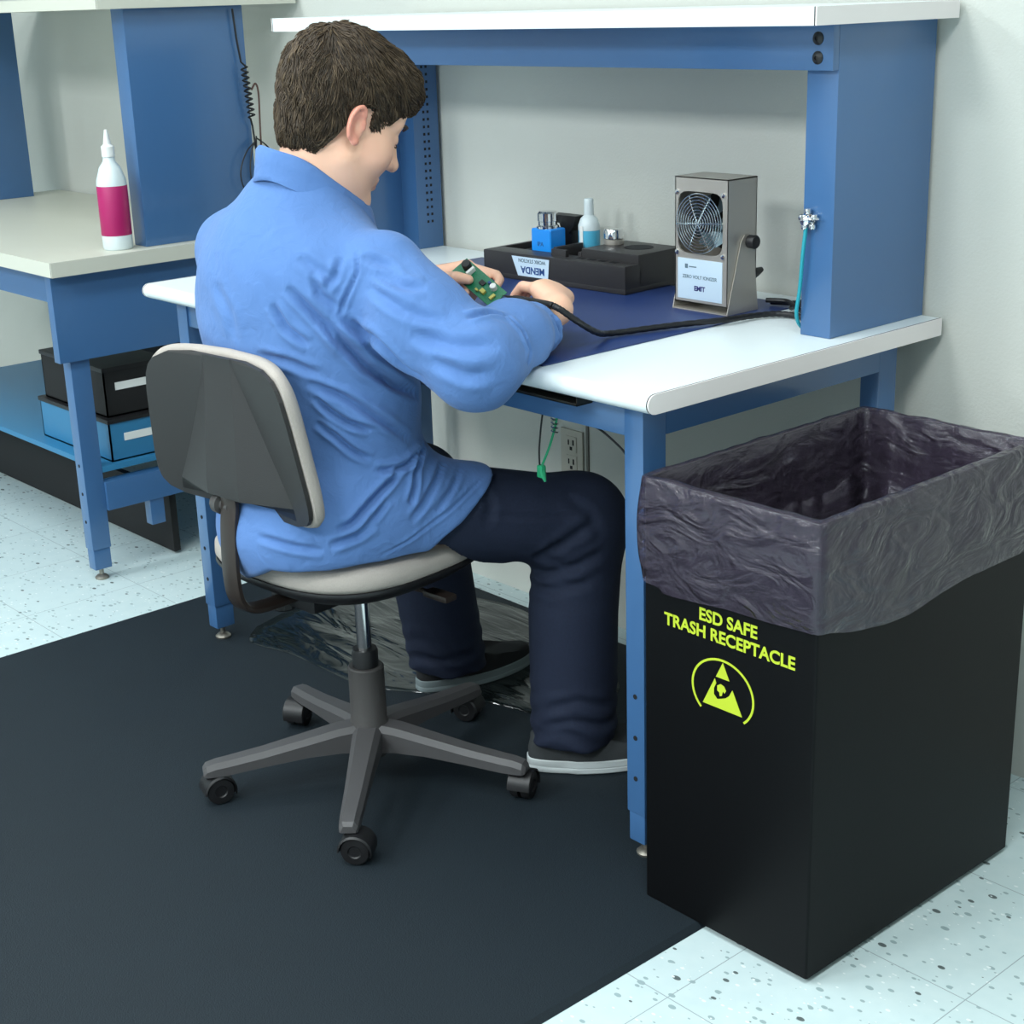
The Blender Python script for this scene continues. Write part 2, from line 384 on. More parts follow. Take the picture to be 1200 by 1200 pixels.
# wall outlet under the bench
t = thing('wall_outlet', (-.972, WALLY, .395), 'pale electrical outlet plate on the wall under the bench', 'outlet')
box('plate', (-1.008, WALLY-.006, .338), (-.936, WALLY-.0003, .452), M['outlet'], t)
for zc in (.418, .372):
    f = box('socket', (-.990, WALLY-.008, zc-.019), (-.954, WALLY-.0058, zc+.019), M['outlet'], t)
    mb = MB(); mb.box((-.982, WALLY-.0085, zc-.002), (-.978, WALLY-.0078, zc+.010)); mb.box((-.967, WALLY-.0085, zc-.002), (-.962, WALLY-.0078, zc+.011)); mb.box((-.976, WALLY-.0085, zc-.014), (-.968, WALLY-.0078, zc-.006))
    mb.build('slots', M['hole'], f, smooth=0)

# ------------------------------------------------------------------ desk mat
DM0, DM1 = -1.180, -0.262; DMT = .0028
o = MB().box((DM0, .030, H+.0002), (DM1, .690, H+DMT), .001).build('desk_mat', M['dmat']); tag(o, 'blue vinyl work mat lying on the white bench top', 'mat')
HD = H+DMT+.0002

# ------------------------------------------------------------------ organiser tray
tr = thing('organizer_tray', (-.785, .63, HD), 'black plastic organizer tray with a pale label at the back of the bench', 'tray')
RT = math.radians(2.5); TP = (-.585, .551)
def tl(a, b):  # tray local (a to the left of the right front corner, b depth)
    c, s = math.cos(RT), math.sin(RT); return (TP[0] - a*c - b*s, TP[1] - a*s + b*c)
def tbox(mb, a0, a1, b0, b1, z0, z1, bev=.003):
    lo = (TP[0]-a1, TP[1]+b0, z0); hi = (TP[0]-a0, TP[1]+b1, z1); mb.box(lo, hi, bev, rot=RT, piv=(TP[0], TP[1], 0))
TH = .056; TWd, TDp = .405, .175
mb = MB(); tbox(mb, 0, TWd, 0, TDp, HD, HD+.012)
tbox(mb, 0, TWd, 0, .052, HD+.008, HD+TH, .004)               # front block
tbox(mb, TWd-.012, TWd, .04, TDp, HD+.008, HD+TH); tbox(mb, 0, TWd, TDp-.012, TDp, HD+.008, HD+TH)
tbox(mb, .0, .155, .04, TDp, HD+.008, HD+TH+.018, .004)       # raised rear right block
tbox(mb, .228, .318, .04, .104, HD+.008, HD+.034)
tbox(mb, .155, .165, .04, TDp, HD+.008, HD+TH+.010)
tbox(mb, .165, .322, .1055, .1125, HD+.02, HD+TH+.006); tbox(mb, .215, .225, .03, .11, HD+.02, HD+TH+.016)
tbox(mb, .180, .222, .020, .03, HD+.03, HD+TH+.014); tbox(mb, .322, .329, .04, TDp, HD+.008, HD+TH)
mb.build('body', M['tray'], tr, smooth=30)
for a in (.045, .075, .105, .135):
    mb = MB(); tbox(mb, a, a+.018, .022, .034, HD+TH-.002, HD+TH+.0006, 0); mb.build('slot', M['hole'], tr, smooth=0)
mb = MB(); c = tl(.065, .115); mb.lathe([(.0001, 0), (.030, 0), (.030, .0008), (.0001, .0008)], 24, Matrix.Translation((c[0], c[1], HD+TH+.018))); mb.build('well', M['hole'], tr, smooth=0); mb = MB()
c = tl(.362, .100); mb.lathe([(.0001, 0), (.030, 0), (.030, .0010), (.0001, .0010)], 24, Matrix.Translation((c[0], c[1], HD+.0125)))
mb.build('well', M['hole'], tr, smooth=0)
# label, trapezoid with its writing upside down
q = [(.318, .050), (.208, .050), (.212, .010), (.300, .010)]
def lf(a, b, d): x, y = tl(a, -d); return (x, y, HD+b)
la = MB().prism(q, lf, .0006, .0002).build('label_plate', M['labelp'], tr, smooth=0, label='pale trapezoid label')
rt = Vector((math.cos(RT), math.sin(RT), 0)); pc = tl(.256, -.0)
text_mesh('MENDA', .020, (pc[0], pc[1]-.0009, HD+.030), -rt, (0, 0, -1), .0002, .0005).build('lettering', M['ink'], la, smooth=0)
text_mesh('WORK STATION', .0105, (pc[0]-.002, pc[1]-.0009, HD+.046), -rt, (0, 0, -1), .0002, .0002).build('lettering', M['inkg'], la, smooth=0)

# blue dispensing bottle
bc = tl(.288, .0805); zb = HD+.0344
t = thing('dispenser_bottle', (bc[0], bc[1], zb), 'square bright blue dispenser bottle with steel cap in the black tray', 'bottle')
MB().box((bc[0]-.029, bc[1]-.0235, zb), (bc[0]+.029, bc[1]+.0235, zb+.066), .006, 3, rot=RT).build('body', M['bottle'], t)
MB().lathe([(.024, .0655), (.024, .070), (.020, .0725), (.020, .080), (.0215, .081), (.0215, .097), (.018, .101), (.0001, .102)], 24, Matrix.Translation((bc[0]-.001, bc[1], zb))).build('cap', M['chrome'], t)
x = bc[0]-.0292; text_mesh('IPA', .013, (bc[0], bc[1]-.0238, zb+.03), rt, (0, 0, 1), .0002).build('lettering', M['ink'], t, smooth=0)
# black-handled clamp standing behind it
cc = tl(.276, .136)
t = thing('soldering_stand', (cc[0], cc[1], HD+.0125), 'black angular holder standing behind the blue bottle in the tray', 'holder')
mb = MB(); mb.box((cc[0]-.012, cc[1]-.010, HD+.0125), (cc[0]+.014, cc[1]+.012, HD+.115), .002)
mb.build('stem', M['black'], t)
MB().prism([(-.05, .105), (-.05, .122), (.03, .122), (.022, .100), (.010, .085), (-.012, .085), (-.02, .105)], lambda a, b, d: (cc[0]+a, cc[1]+d, HD+b), -.014, .014).build('head', M['black'], t, smooth=0)
# pale bottle with cyan liquid
pb = tl(.2235, .1375); z0 = HD+.0125
t = thing('squeeze_bottle', (pb[0], pb[1], z0), 'pale bottle half full of cyan liquid behind the blue bottle', 'bottle'); T = Matrix.Translation((pb[0], pb[1], z0))
MB().lathe([(.0001, 0), (.022, 0), (.023, .003), (.023, .082), (.0001, .082)], 24, T).build('liquid', M['cyan'], t)
MB().lathe([(.023, .0822), (.023, .092), (.018, .106), (.0105, .113), (.010, .145), (.009, .147), (.0001, .147)], 24, T).build('shoulder', M['pale'], t)
MB().box((pb[0]-.005, pb[1]-.0240, z0+.04), (pb[0]+.005, pb[1]-.0225, z0+.092), .0005).build('label_strip', M['white'], t)
# steel lidded jar in raised block
jc = tl(.138, .120)
t = thing('steel_jar', (jc[0], jc[1], HD+TH+.0183), 'small steel-capped jar on the raised right end of the black tray', 'jar'); T = Matrix.Translation((jc[0], jc[1], HD+TH+.0183))
MB().lathe([(.0001, 0), (.020, 0), (.0205, .002), (.0205, .010), (.0185, .011)], 24, T).build('body', M['steel'], t)
MB().lathe([(.0185, .0112), (.0205, .012), (.0205, .028), (.0185, .031), (.0001, .0315)], 24, T).build('cap', M['chrome'], t)

# ------------------------------------------------------------------ bench-top ionizer fan
iz = thing('ionizer_fan', (-.363, .560, HD), 'stainless steel bench-top fan box with round wire grille', 'fan')
ix0, ix1, iy0, iy1, ih = -.425, -.297, .521, .600, .240; iz0 = HD+.004
fcx, fcz, fr = (ix0+ix1)/2-.003, iz0+.158, .0555
# housing: side/top/back panels + a front plate with a round-cornered opening
mb = MB(); w = .002
mb.box((ix0, iy0, iz0+.010), (ix0+w, iy1, iz0+ih)); mb.box((ix1-w, iy0, iz0+.010), (ix1, iy1, iz0+ih)); mb.box((ix0, iy0, iz0+ih-w), (ix1, iy1, iz0+ih)); mb.box((ix0, iy1-w, iz0+.010), (ix1, iy1, iz0+ih)); mb.box((ix0, iy0, iz0+.010), (ix1, iy1, iz0+.012))
hs = mb.build('housing', M['steel'], iz, smooth=0)
# front plate as a ring between rectangle and opening
mb = MB(); n = 48; outer = []; inner = []
hw, hh = (ix1-ix0)/2, (ih-.010)/2; cx, cz = (ix0+ix1)/2, iz0+.010+hh
for j in range(n):
    a = 2*PI*j/n; dx, dz = math.cos(a), math.sin(a)
    k = min(hw/abs(dx) if abs(dx) > 1e-6 else 9, hh/abs(dz) if abs(dz) > 1e-6 else 9); outer.append((cx+dx*k, cz+dz*k))
    rr = fr*1.02/max(abs(dx)**6+abs(dz)**6, 1e-9)**(1/6); inner.append((fcx+dx*rr*.96, fcz+dz*rr))
for yy in (iy0, iy0+.0018): pass
vo = [mb.bm.verts.new((p[0], iy0, p[1])) for p in outer]; vi = [mb.bm.verts.new((p[0], iy0, p[1])) for p in inner]; vk = [mb.bm.verts.new((p[0], iy0+.004, p[1])) for p in inner]
cor = {}
for j in range(n):
    q = (j+1) % n; mb.bm.faces.new((vo[j], vo[q], vi[q], vi[j])); mb.bm.faces.new((vi[j], vi[q], vk[q], vk[j]))
for sx in (-1, 1):
    for sz in (-1, 1):   # close the corners the sampling cuts off
        near = [v for v in vo if (v.co.x-cx)*sx > 0 and (v.co.z-cz)*sz > 0]
        onx = max((v for v in near if abs(abs(v.co.x-cx)-hw) < 1e-5), key=lambda v: abs(v.co.z-cz), default=None)
        onz = max((v for v in near if abs(abs(v.co.z-cz)-hh) < 1e-5), key=lambda v: abs(v.co.x-cx), default=None)
        if onx and onz and onx != onz: mb.bm.faces.new((onx, onz, mb.bm.verts.new((cx+sx*hw, iy0, cz+sz*hh))))
mb.build('front_plate', M['steel'], iz, smooth=0)
# fan behind
mb = MB(); T = Matrix.Translation((fcx, iy0+.03, fcz)) @ Matrix.Rotation(PI/2, 4, 'X')
mb.lathe([(.0001, -.012), (.019, -.012), (.019, .010), (.0001, .012)], 24, T)
fh = mb.build('fan_hub', M['black'], iz)
for k in range(7):
    a = 2*PI*k/7; b2 = MB(); vs = []
    for (rr, tw) in ((.018, .55), (.034, .45), (.049, .35)):
        for (da, s) in ((-.30, -1), (.34, 1)):
            aa = a+da; vs.append((fcx+rr*math.cos(aa), iy0+.03+s*tw*.018, fcz+rr*math.sin(aa)))
    vs += [(v[0], v[1]+.0015, v[2]) for v in vs]
    b2.poly(vs, [(0, 1, 3, 2), (2, 3, 5, 4), (6, 8, 9, 7), (8, 10, 11, 9), (0, 2, 8, 6), (2, 4, 10, 8), (1, 7, 9, 3), (3, 9, 11, 5), (0, 6, 7, 1), (4, 5, 11, 10)])
    b2.build('fan_blade', mat('fan_blade_grey', (98, 116, 124), 0.35, 0.6) if k == 0 else bpy.data.materials['fan_blade_grey'], iz)
MB().lathe([(.0001, 0), (.056, 0), (.056, .002), (.0001, .002)], 32, Matrix.Translation((fcx, iy1-.006, fcz)) @ Matrix.Rotation(PI/2, 4, 'X')).build('fan_back', M['blackm'], iz)
# wire grille
mb = MB(); gy = iy0-.004
for i in range(9):
    rr = .0075+.0058*i; mb.tube([(fcx+rr*math.cos(2*PI*j/40), gy-.002*(1-(i/9)**2), fcz+rr*math.sin(2*PI*j/40)) for j in range(40)], .00105, 6, closed=True)
for a in (PI*.30, PI*.70, PI*1.30, PI*1.70):
    pass
for a in (math.radians(62), math.radians(118), math.radians(4)):
    mb.tube([(fcx-.055*math.cos(a), gy+.0028, fcz-.055*math.sin(a)), (fcx-.03*math.cos(a), gy-.001, fcz-.03*math.sin(a)), (fcx, gy-.003, fcz), (fcx+.03*math.cos(a), gy-.001, fcz+.03*math.sin(a)), (fcx+.055*math.cos(a), gy+.0028, fcz+.055*math.sin(a))], .0014 if a > .2 else .0020, 6)
mb.build('wire_grille', M['grille'], iz)
for dx, dz in ((-.055, .054), (.056, .054), (-.055, -.056), (.056, -.056)):
    MB().lathe([(.0001, 0), (.005, 0), (.0045, .002), (.0001, .003)], 12, Matrix.Translation((fcx+dx, iy0-.0002, fcz+dz)) @ Matrix.Rotation(PI/2, 4, 'X')).build('screw', M['chrome'], iz)
lp = box('label_plate', (ix0+.008, iy0-.0012, iz0+.017), (ix1-.012, iy0-.0001, iz0+.092), M['labelp'], iz, bev=.0003, label='pale blue printed label')
lx = (ix0+ix1)/2-.002
text_mesh('EMIT', .0125, (lx, iy0-.0014, iz0+.034), (1, 0, 0), (0, 0, 1), .0002, .0004).build('lettering', M['ink2'], lp, smooth=0)
text_mesh('ZERO VOLT IONIZER', .0088, (lx, iy0-.0014, iz0+.056), (1, 0, 0), (0, 0, 1), .0002, .0001).build('lettering', M['inkg'], lp, smooth=0)
mb = MB(); mb.box((lx-.036, iy0-.0016, iz0+.074), (lx-.029, iy0-.0012, iz0+.082)); mb.box((lx-.026, iy0-.0016, iz0+.0765), (lx-.008, iy0-.0012, iz0+.0785)); mb.build('symbol', M['inkg'], lp, smooth=0)
# U bracket
mb = MB()
for sx, d in ((ix1+.0012, 1), (ix0-.0012, -1)):
    mb.prism([(iy0-.004, 0), (iy1+.004, 0), (iy1-.012, .130), (iy1-.020, .142), (iy1-.036, .142), (iy1-.046, .130)], lambda a, b, dd: (sx+dd*d, a, HD+.0003+b), 0, .002)
mb.box((ix0-.003, iy0-.004, HD+.0003), (ix1+.003, iy1+.004, HD+.0025))
mb.build('bracket', M['steel'], iz, smooth=0)
MB().lathe([(.0001, 0), (.006, 0), (.006, .003), (.012, .004), (.0125, .018), (.011, .020), (.0001, .0205)], 20, Matrix.Translation((ix1+.0034, iy1-.028, HD+.130)) @ Matrix.Rotation(PI/2, 4, 'Y')).build('knob', M['black'], iz)
MB().lathe([(.0001, 0), (.011, 0), (.0085, .022), (.005, .038), (.0001, .0385)], 14, Matrix.Translation((ix1-.018, iy1+.001, HD+.060)) @ Matrix.Rotation(math.radians(-78), 4, 'X')).build('strain_relief', M['black'], iz)

# cords lying on the bench behind and beside the fan
zc = H+.0062
pc = thing('power_cord', (-.2, .62, H), 'tangle of black power cords between the steel fan and the right upright', 'cord')
for pts in ([(-.30, .635, HD+.012), (-.262, .65, HD+.012), (-.225, .63, zc+.004), (-.185, .615, zc), (-.140, .60, zc+.008), (-.120, .60, zc+.004), (-.114, .65, zc)],
            [(-.30, .65, HD+.006), (-.255, .655, zc+.006), (-.205, .645, zc+.016), (-.16, .625, zc+.012), (-.130, .605, zc+.014), (-.114, .64, zc+.012)],
            [(-.245, .64, zc), (-.21, .625, zc+.012), (-.175, .62, zc+.014), (-.15, .61, zc+.003), (-.118, .67, zc)]):
    MB().tube(spline(pts), .0046, 8).build('lead', M['cord'], pc)

# ground snap on the right upright with teal wire
gs = thing('ground_snap', (-.09, UY, 1.036), 'chrome grounding stud with a teal wire on the blue upright', 'ground stud')
T = Matrix.Translation((-.088, UY-.0003, 1.036)) @ Matrix.Rotation(PI/2, 4, 'X')
MB().lathe([(.0001, 0), (.010, 0), (.010, .002), (.006, .003), (.006, .012), (.009, .013), (.009, .019), (.005, .021), (.0001, .022)], 14, T).build('stud', M['chrome'], gs)
for k in range(5):
    a = 2*PI*k/5+.4; T2 = Matrix.Translation((-.088+.014*math.cos(a), UY-.008, 1.036+.014*math.sin(a)))
    MB().lathe([(.0001, -.006), (.0055, -.004), (.0065, .0), (.0055, .004), (.0001, .006)], 12, T2).build('nut', M['chrome'], gs)
MB().tube([(-.088, UY-.010, 1.036), (-.062, UY-.012, 1.040)], .0022, 8).build('pin', M['chrome'], gs)
MB().tube(spline([(-.092, UY-.008, 1.024), (-.094, UY-.012, .98), (-.100, UY-.010, .92), (-.1075, UY-.008, .875), (-.112, UY+.01, .85), (-.118, UY+.04, H+.004)]), .0033, 8).build('wire', M['teal'], gs)

# green wrist-strap cord hanging under the front rail
gc = thing('wrist_strap_cord', (-.345, .10, .62), 'bright green wrist strap cord with clip hanging below the bench front', 'cord')
MB().tube(spline([(-.33, .098, ra), (-.342, .10, .73), (-.352, .10, .67), (-.352, .10, .635)]), .0016, 6).build('black_lead', M['cord'], gc)
MB().tube(spline([(-.305, .098, ra), (-.308, .10, .725), (-.325, .10, .68), (-.345, .10, .642)]), .0022, 6).build('green_lead', M['grn'], gc)
hl = [(-.312+.006*math.cos(i*1.05), .10+.006*math.sin(i*1.05), .735-i*.0012) for i in range(26)]
MB().tube(hl, .0012, 5).build('metal_clip', M['chrome'], gc)
mb = MB(); mb.box((-.355, .095, .618), (-.341, .105, .640), .003); mb.tube([(-.348, .10, .640), (-.345, .10, .626), (-.339, .10, .612)], [.005, .006, .002], 8); mb.build('clip_cover', M['grn'], gc)
cable('hanging_lead', [(-.19, AY+.02, ra-.0025), (-.165, AY+.022, ra-.010), (-.13, AY+.03, ra-.035), (-.112, AY+.03, ra-.055)], .002, M['cord'], 'short black lead hanging beside the right front leg of the bench')

# ------------------------------------------------------------------ trash receptacle
tx0, tx1, ty0, ty1, th = .012, .338, -.022, .520, .722
tc_ = thing('trash_bin', ((tx0+tx1)/2, (ty0+ty1)/2, 0), 'tall black rectangular trash bin with yellow-green lettering', 'trash bin')
mb = MB(); w = .005; z0 = FM+.0005
zt0 = .0005
mb.box((tx0, ty0, z0), (tx1, ty0+w, th)); mb.box((tx0, ty1-w, z0), (tx1, ty1, th)); mb.box((tx0, ty0, z0), (tx0+w, ty1, th)); mb.box((tx1-w, ty0, zt0), (tx1, ty1, th))
mb.box((tx0, ty0, z0), (tx1, ty1, z0+.006))
bm = bmesh.new(); mb.bm.free()
body = MB()
def ring(z, ins, r=.010, m=5):
    pts = []
    for (cx, cy, a0) in ((tx1-ins-r, ty1-ins-r, 0), (tx0+ins+r, ty1-ins-r, PI/2), (tx0+ins+r, ty0+ins+r, PI), (tx1-ins-r, ty0+ins+r, 3*PI/2)):
        for k in range(m): a = a0+PI/2*k/(m-1); pts.append((cx+r*math.cos(a), cy+r*math.sin(a), z))
    return pts
rs = [[body.bm.verts.new(p) for p in ring(z, i, r)] for z, i, r in ((z0+.004, .012, .004), (z0, .004, .004), (z0, 0, .004), (th, 0, .004), (th, .005, .003), (z0+.010, .005, .003))]
for a, b in zip(rs, rs[1:]):
    for j in range(len(a)): body.bm.faces.new((a[j], a[(j+1) % len(a)], b[(j+1) % len(a)], b[j]))
body.bm.faces.new(rs[0][::-1]); body.bm.faces.new(rs[-1])
bo = body.build('body', M['trash'], tc_)
tcx = .178
text_mesh('ESD SAFE', .0272, (tcx, ty0-.0007, .5255), (1, 0, 0), (0, 0, 1), .0003, .0007).build('lettering', M['yellow'], bo, smooth=0, label='yellow-green words ESD SAFE')
text_mesh('TRASH RECEPTACLE', .0272, (tcx, ty0-.0007, .4985), (1, 0, 0), (0, 0, 1), .0003, .0007).build('lettering', M['yellow'], bo, smooth=0, label='yellow-green words TRASH RECEPTACLE')
# warning emblem: triangle with a reaching hand, under an arc
ec = (.170, .420); mb = MB(); fe = lambda a, b, d: (ec[0]+a, ty0-d, ec[1]+b)
tri = [(0, .049), (.0425, -.026), (-.0425, -.026)]
mb.prism([(0, .049), (.0130, .0235), (-.0130, .0235)], fe, .0004, .0010)
mb.prism([(-.0150, .020), (-.038, -.026), (.038, -.026), (.0190, .011), (.013, .000), (.006, -.006), (-.004, -.010), (-.010, -.012), (-.0165, -.006), (-.0165, .004), (-.012, .013)], fe, .0004, .0010)
mb.prism([(-.010, .010), (-.004, .014), (.003, .012), (.007, .006), (.004, .001), (.001, .004), (-.001, -.004), (-.005, -.006), (-.006, .000), (-.010, .002)], fe, .0004, .0010)
arc_o = []; arc_i = []
for k in range(37):
    a = math.radians(-45 + 270*k/36); arc_o.append((.0605*math.cos(a), .0015+.0525*math.sin(a))); arc_i.append((.0568*math.cos(a), .0015+.0490*math.sin(a)))
for k in range(36): mb.prism([arc_o[k], arc_o[k+1], arc_i[k+1], arc_i[k]], fe, .0004, .0010)
mb.build('emblem', M['yellow'], bo, smooth=0, label='yellow-green static warning emblem')

# liner bag
def bag_material():
    m = bpy.data.materials.new('smoky_clear_film'); m.use_nodes = True; nt = m.node_tree; nt.nodes.clear()
    out = nt.nodes.new('ShaderNodeOutputMaterial'); tc = nt.nodes.new('ShaderNodeTexCoord')
    n1 = nt.nodes.new('ShaderNodeTexNoise'); n1.inputs['Scale'].default_value = 11; n1.inputs['Detail'].default_value = 6; n1.inputs['Distortion'].default_value = 1.6
    mp = nt.nodes.new('ShaderNodeMapping'); mp.inputs['Scale'].default_value = (1, 1, 1.9); nt.links.new(tc.outputs['Object'], mp.inputs['Vector']); nt.links.new(mp.outputs['Vector'], n1.inputs['Vector'])
    bp = nt.nodes.new('ShaderNodeBump'); bp.inputs['Strength'].default_value = 0.75; bp.inputs['Distance'].default_value = 0.020; nt.links.new(n1.outputs['Fac'], bp.inputs['Height'])
    tr = nt.nodes.new('ShaderNodeBsdfTransparent'); tr.inputs['Color'].default_value = (.80, .76, .84, 1)
    df = nt.nodes.new('ShaderNodeBsdfPrincipled'); df.inputs['Base Color'].default_value = lin((112, 100, 122)); df.inputs['Roughness'].default_value = 0.22; df.inputs['Specular IOR Level'].default_value = 0.6
    nt.links.new(bp.outputs['Normal'], df.inputs['Normal'])
    gl = nt.nodes.new('ShaderNodeBsdfGlossy'); gl.inputs['Roughness'].default_value = 0.16; nt.links.new(bp.outputs['Normal'], gl.inputs['Normal'])
    mx = nt.nodes.new('ShaderNodeMixShader'); mx.inputs[0].default_value = 0.21; nt.links.new(tr.outputs[0], mx.inputs[1]); nt.links.new(df.outputs[0], mx.inputs[2])
    fr = nt.nodes.new('ShaderNodeFresnel'); fr.inputs['IOR'].default_value = 1.42; nt.links.new(bp.outputs['Normal'], fr.inputs['Normal'])
    m2 = nt.nodes.new('ShaderNodeMixShader'); nt.links.new(fr.outputs[0], m2.inputs[0]); nt.links.new(mx.outputs[0], m2.inputs[1]); nt.links.new(gl.outputs[0], m2.inputs[2])
    nt.links.new(m2.outputs[0], out.inputs['Surface']); return m
M['bag'] = bag_material()
from mathutils import noise as mnoise
def bag():
    mb = MB(); NP = 240; per = []
    def rr(ins, r):
        pts = ring(0, ins, r, 9); L_ = [0]
        for i in range(len(pts)): a = pts[i]; b = pts[(i+1) % len(pts)]; L_.append(L_[-1]+math.dist(a, b))
        out = []
        for k in range(NP):
            s = L_[-1]*k/NP; i = max(j for j in range(len(pts)) if L_[j] <= s); a = pts[i]; b = pts[(i+1) % len(pts)]
            t = (s-L_[i])/max(L_[i+1]-L_[i], 1e-9); out.append(Vector((a[0]+(b[0]-a[0])*t, a[1]+(b[1]-a[1])*t, 0)))
        return out
    rows = [(-.009, .000, 'o'), ] ; rows = []
    NV = 22
    for i in range(NV): rows.append((-.0045-.006*math.sin(PI*i/(NV-1))-.002, i/(NV-1)))      # skirt, hem -> rim
    rows += [(-.004, 1.02), (.001, 1.045), (.006, 1.04), (.0085, 1.0)]
    for i in range(1, 20): rows.append((.009+.004*math.sin(i*.9)*.5, 1-i*.19))
    rings = []
    for ins, v in rows:
        base = rr(ins, .014 if ins < 0 else .008); vs = []
        for k, p in enumerate(base):
            # hem height varies around the bin
            hem = .554 + .014*math.exp(-((p.x-.33)/.07)**2)*math.exp(-((p.y-ty0)/.05)**2) - .017*math.exp(-((p.y-.17)/.10)**2) - .004*math.sin(p.x*24)
            if p.x < .05 and p.y < .05: hem += .006
            z = hem + (th+.0015-hem)*v if v <= 1 else th + .0015 + (v-1)*.055
            if v < 0: z = th + .0015 + v*.17
            if ins > .0087 and v < 1: z = th + .0015 - (1-v)*.165
            q = Vector((p.x*9, p.y*9, z*9)); f = mnoise.noise(q)*.5 + mnoise.noise(q*2.7+Vector((3, 1, 7)))*.28
            c = Vector((min(max(p.x, tx0+.03), tx1-.03), min(max(p.y, ty0+.03), ty1-.03), 0)); n_ = (Vector((p.x, p.y, 0))-c)
            n_ = n_.normalized() if n_.length > 1e-6 else Vector((0, 0, 0))
            amp = .0045 if (ins < 0 and v < .97) else .0
            if ins > .0087: amp = -.010; f = abs(f)
            wv = mnoise.noise(Vector((k*.16, 0, 5)))*.003 if 1 <= v else 0
            vs.append(mb.bm.verts.new((p.x+n_.x*f*amp, p.y+n_.y*f*amp, z+wv)))
        rings.append(vs)
    for a, b in zip(rings, rings[1:]):
        for j in range(NP): mb.bm.faces.new((a[j], a[(j+1) % NP], b[(j+1) % NP], b[j]))
    o = mb.build('trash_bag', M['bag'], smooth=180); tag(o, 'smoky translucent liner bag folded over the rim of the black bin', 'trash bag')
bag()

# crumpled black film on the mat
def film():
    m = mat('glossy_black_film', (20, 27, 28), 0.16, spec=0.75)
    nt = m.node_tree; b = nt.nodes['Principled BSDF']; tc = nt.nodes.new('ShaderNodeTexCoord')
    mp = nt.nodes.new('ShaderNodeMapping'); mp.inputs['Rotation'].default_value = (0, 0, math.radians(35)); mp.inputs['Scale'].default_value = (1.0, 3.2, 1)
    n1 = nt.nodes.new('ShaderNodeTexNoise'); n1.inputs['Scale'].default_value = 4.5; n1.inputs['Detail'].default_value = 3; n1.inputs['Distortion'].default_value = .8
    nt.links.new(tc.outputs['Object'], mp.inputs['Vector']); nt.links.new(mp.outputs['Vector'], n1.inputs['Vector'])
    bp = nt.nodes.new('ShaderNodeBump'); bp.inputs['Strength'].default_value = 0.8; bp.inputs['Distance'].default_value = 0.016
    nt.links.new(n1.outputs['Fac'], bp.inputs['Height']); nt.links.new(bp.outputs['Normal'], b.inputs['Normal'])
    out = [(-1.43, .16), (-1.36, .10), (-1.24, .125), (-1.109, .13), (-.97, .14), (-.834, .22), (-.70, .28), (-.60, .31), (-.55, .40), (-.58, .52), (-.75, .60), (-.95, .655), (-1.12, .665), (-1.28, .60), (-1.40, .46), (-1.46, .30)]
    P = spline([(p[0], p[1], 0) for p in out + [out[0]]], 6)[:-1]; c = Vector((-1.0, .38, 0)); mb = MB(); rings = []
    NR = 14
    for i in range(1, NR+1):
        t = i/NR; vs = []
        for k, p in enumerate(P):
            q = c.lerp(p, t); h = .0006 + .007*abs(mnoise.noise(Vector((q.x*7, q.y*16, 3))))*(1-t**6)*min(1, max(0, (math.hypot(q.x+.848, max(0, abs(q.y-.34)-.14))-.065)/.03)) + (.0006 if i < NR else 0)
            vs.append(mb.bm.verts.new((q.x, q.y, FM+.0004+h*(1 if i < NR else .3))))
        rings.append(vs)
    cv = mb.bm.verts.new((c.x, c.y, FM+.004)); n = len(P)
    for j in range(n): mb.bm.faces.new((cv, rings[0][j], rings[0][(j+1) % n]))
    for a, b_ in zip(rings, rings[1:]):
        for j in range(n): mb.bm.faces.new((a[j], b_[j], b_[(j+1) % n], a[(j+1) % n]))
    # underside
    lows = [mb.bm.verts.new((v.co.x, v.co.y, FM+.0003)) for v in rings[-1]]
    for j in range(n): mb.bm.faces.new((rings[-1][j], lows[j], lows[(j+1) % n], rings[-1][(j+1) % n]))
    mb.bm.faces.new(lows[::-1])
    o = mb.build('plastic_sheet', m, smooth=180); tag(o, 'glossy crinkled black plastic sheet on the mat under the bench', 'plastic sheet')
film()

# ================================================================== office chair
CHA = math.radians(5.5); CHO = (-.632, -.094)
def ch(a, b, z, o=(-.665, -.090)):     # chair local (right, forward) -> world
    c, s = math.cos(CHA), math.sin(CHA); return Vector((o[0]+a*c-b*s, o[1]+a*s+b*c, z))
chair = thing('office_chair', (CHO[0], CHO[1], FM), 'grey and black swivel office chair on five casters that the man sits on', 'chair')
def sell(hx, hy, e, n=56):
    out = []
    for k in range(n):
        a = 2*PI*k/n; c, s = math.cos(a), math.sin(a)
        out.append((hx*abs(c)**(2/e)*(1 if c >= 0 else -1), hy*abs(s)**(2/e)*(1 if s >= 0 else -1)))
    return out
def stack(mb, rows, e, fn):
    rg = []
    for hx, hy, z in rows: rg.append([mb.bm.verts.new(fn(p[0], p[1], z)) for p in sell(hx, hy, e)])
    for a, b in zip(rg, rg[1:]):
        for j in range(len(a)): mb.bm.faces.new((a[j], a[(j+1) % len(a)], b[(j+1) % len(a)], b[j]))
    mb.bm.faces.new(rg[0][::-1]); mb.bm.faces.new(rg[-1]); return mb
sc_ = lambda a, b, z: ch(a, b, z + (-.012*max(0, (b-.10)/.11)**2))
stack(MB(), [(.150, .14, .4225), (.195, .185, .432), (.218, .208, .448), (.2235, .2135, .456), (.222, .212, .4615)], 2.9, sc_).build('seat_pan', M['black'], chair, smooth=60)
stack(MB(), [(.219, .209, .4618), (.2235, .2135, .470), (.2225, .2125, .488), (.212, .202, .500), (.185, .175, .506), (.10, .10, .508)], 2.9, sc_).build('seat_cushion', M['fabric'], chair, smooth=60)
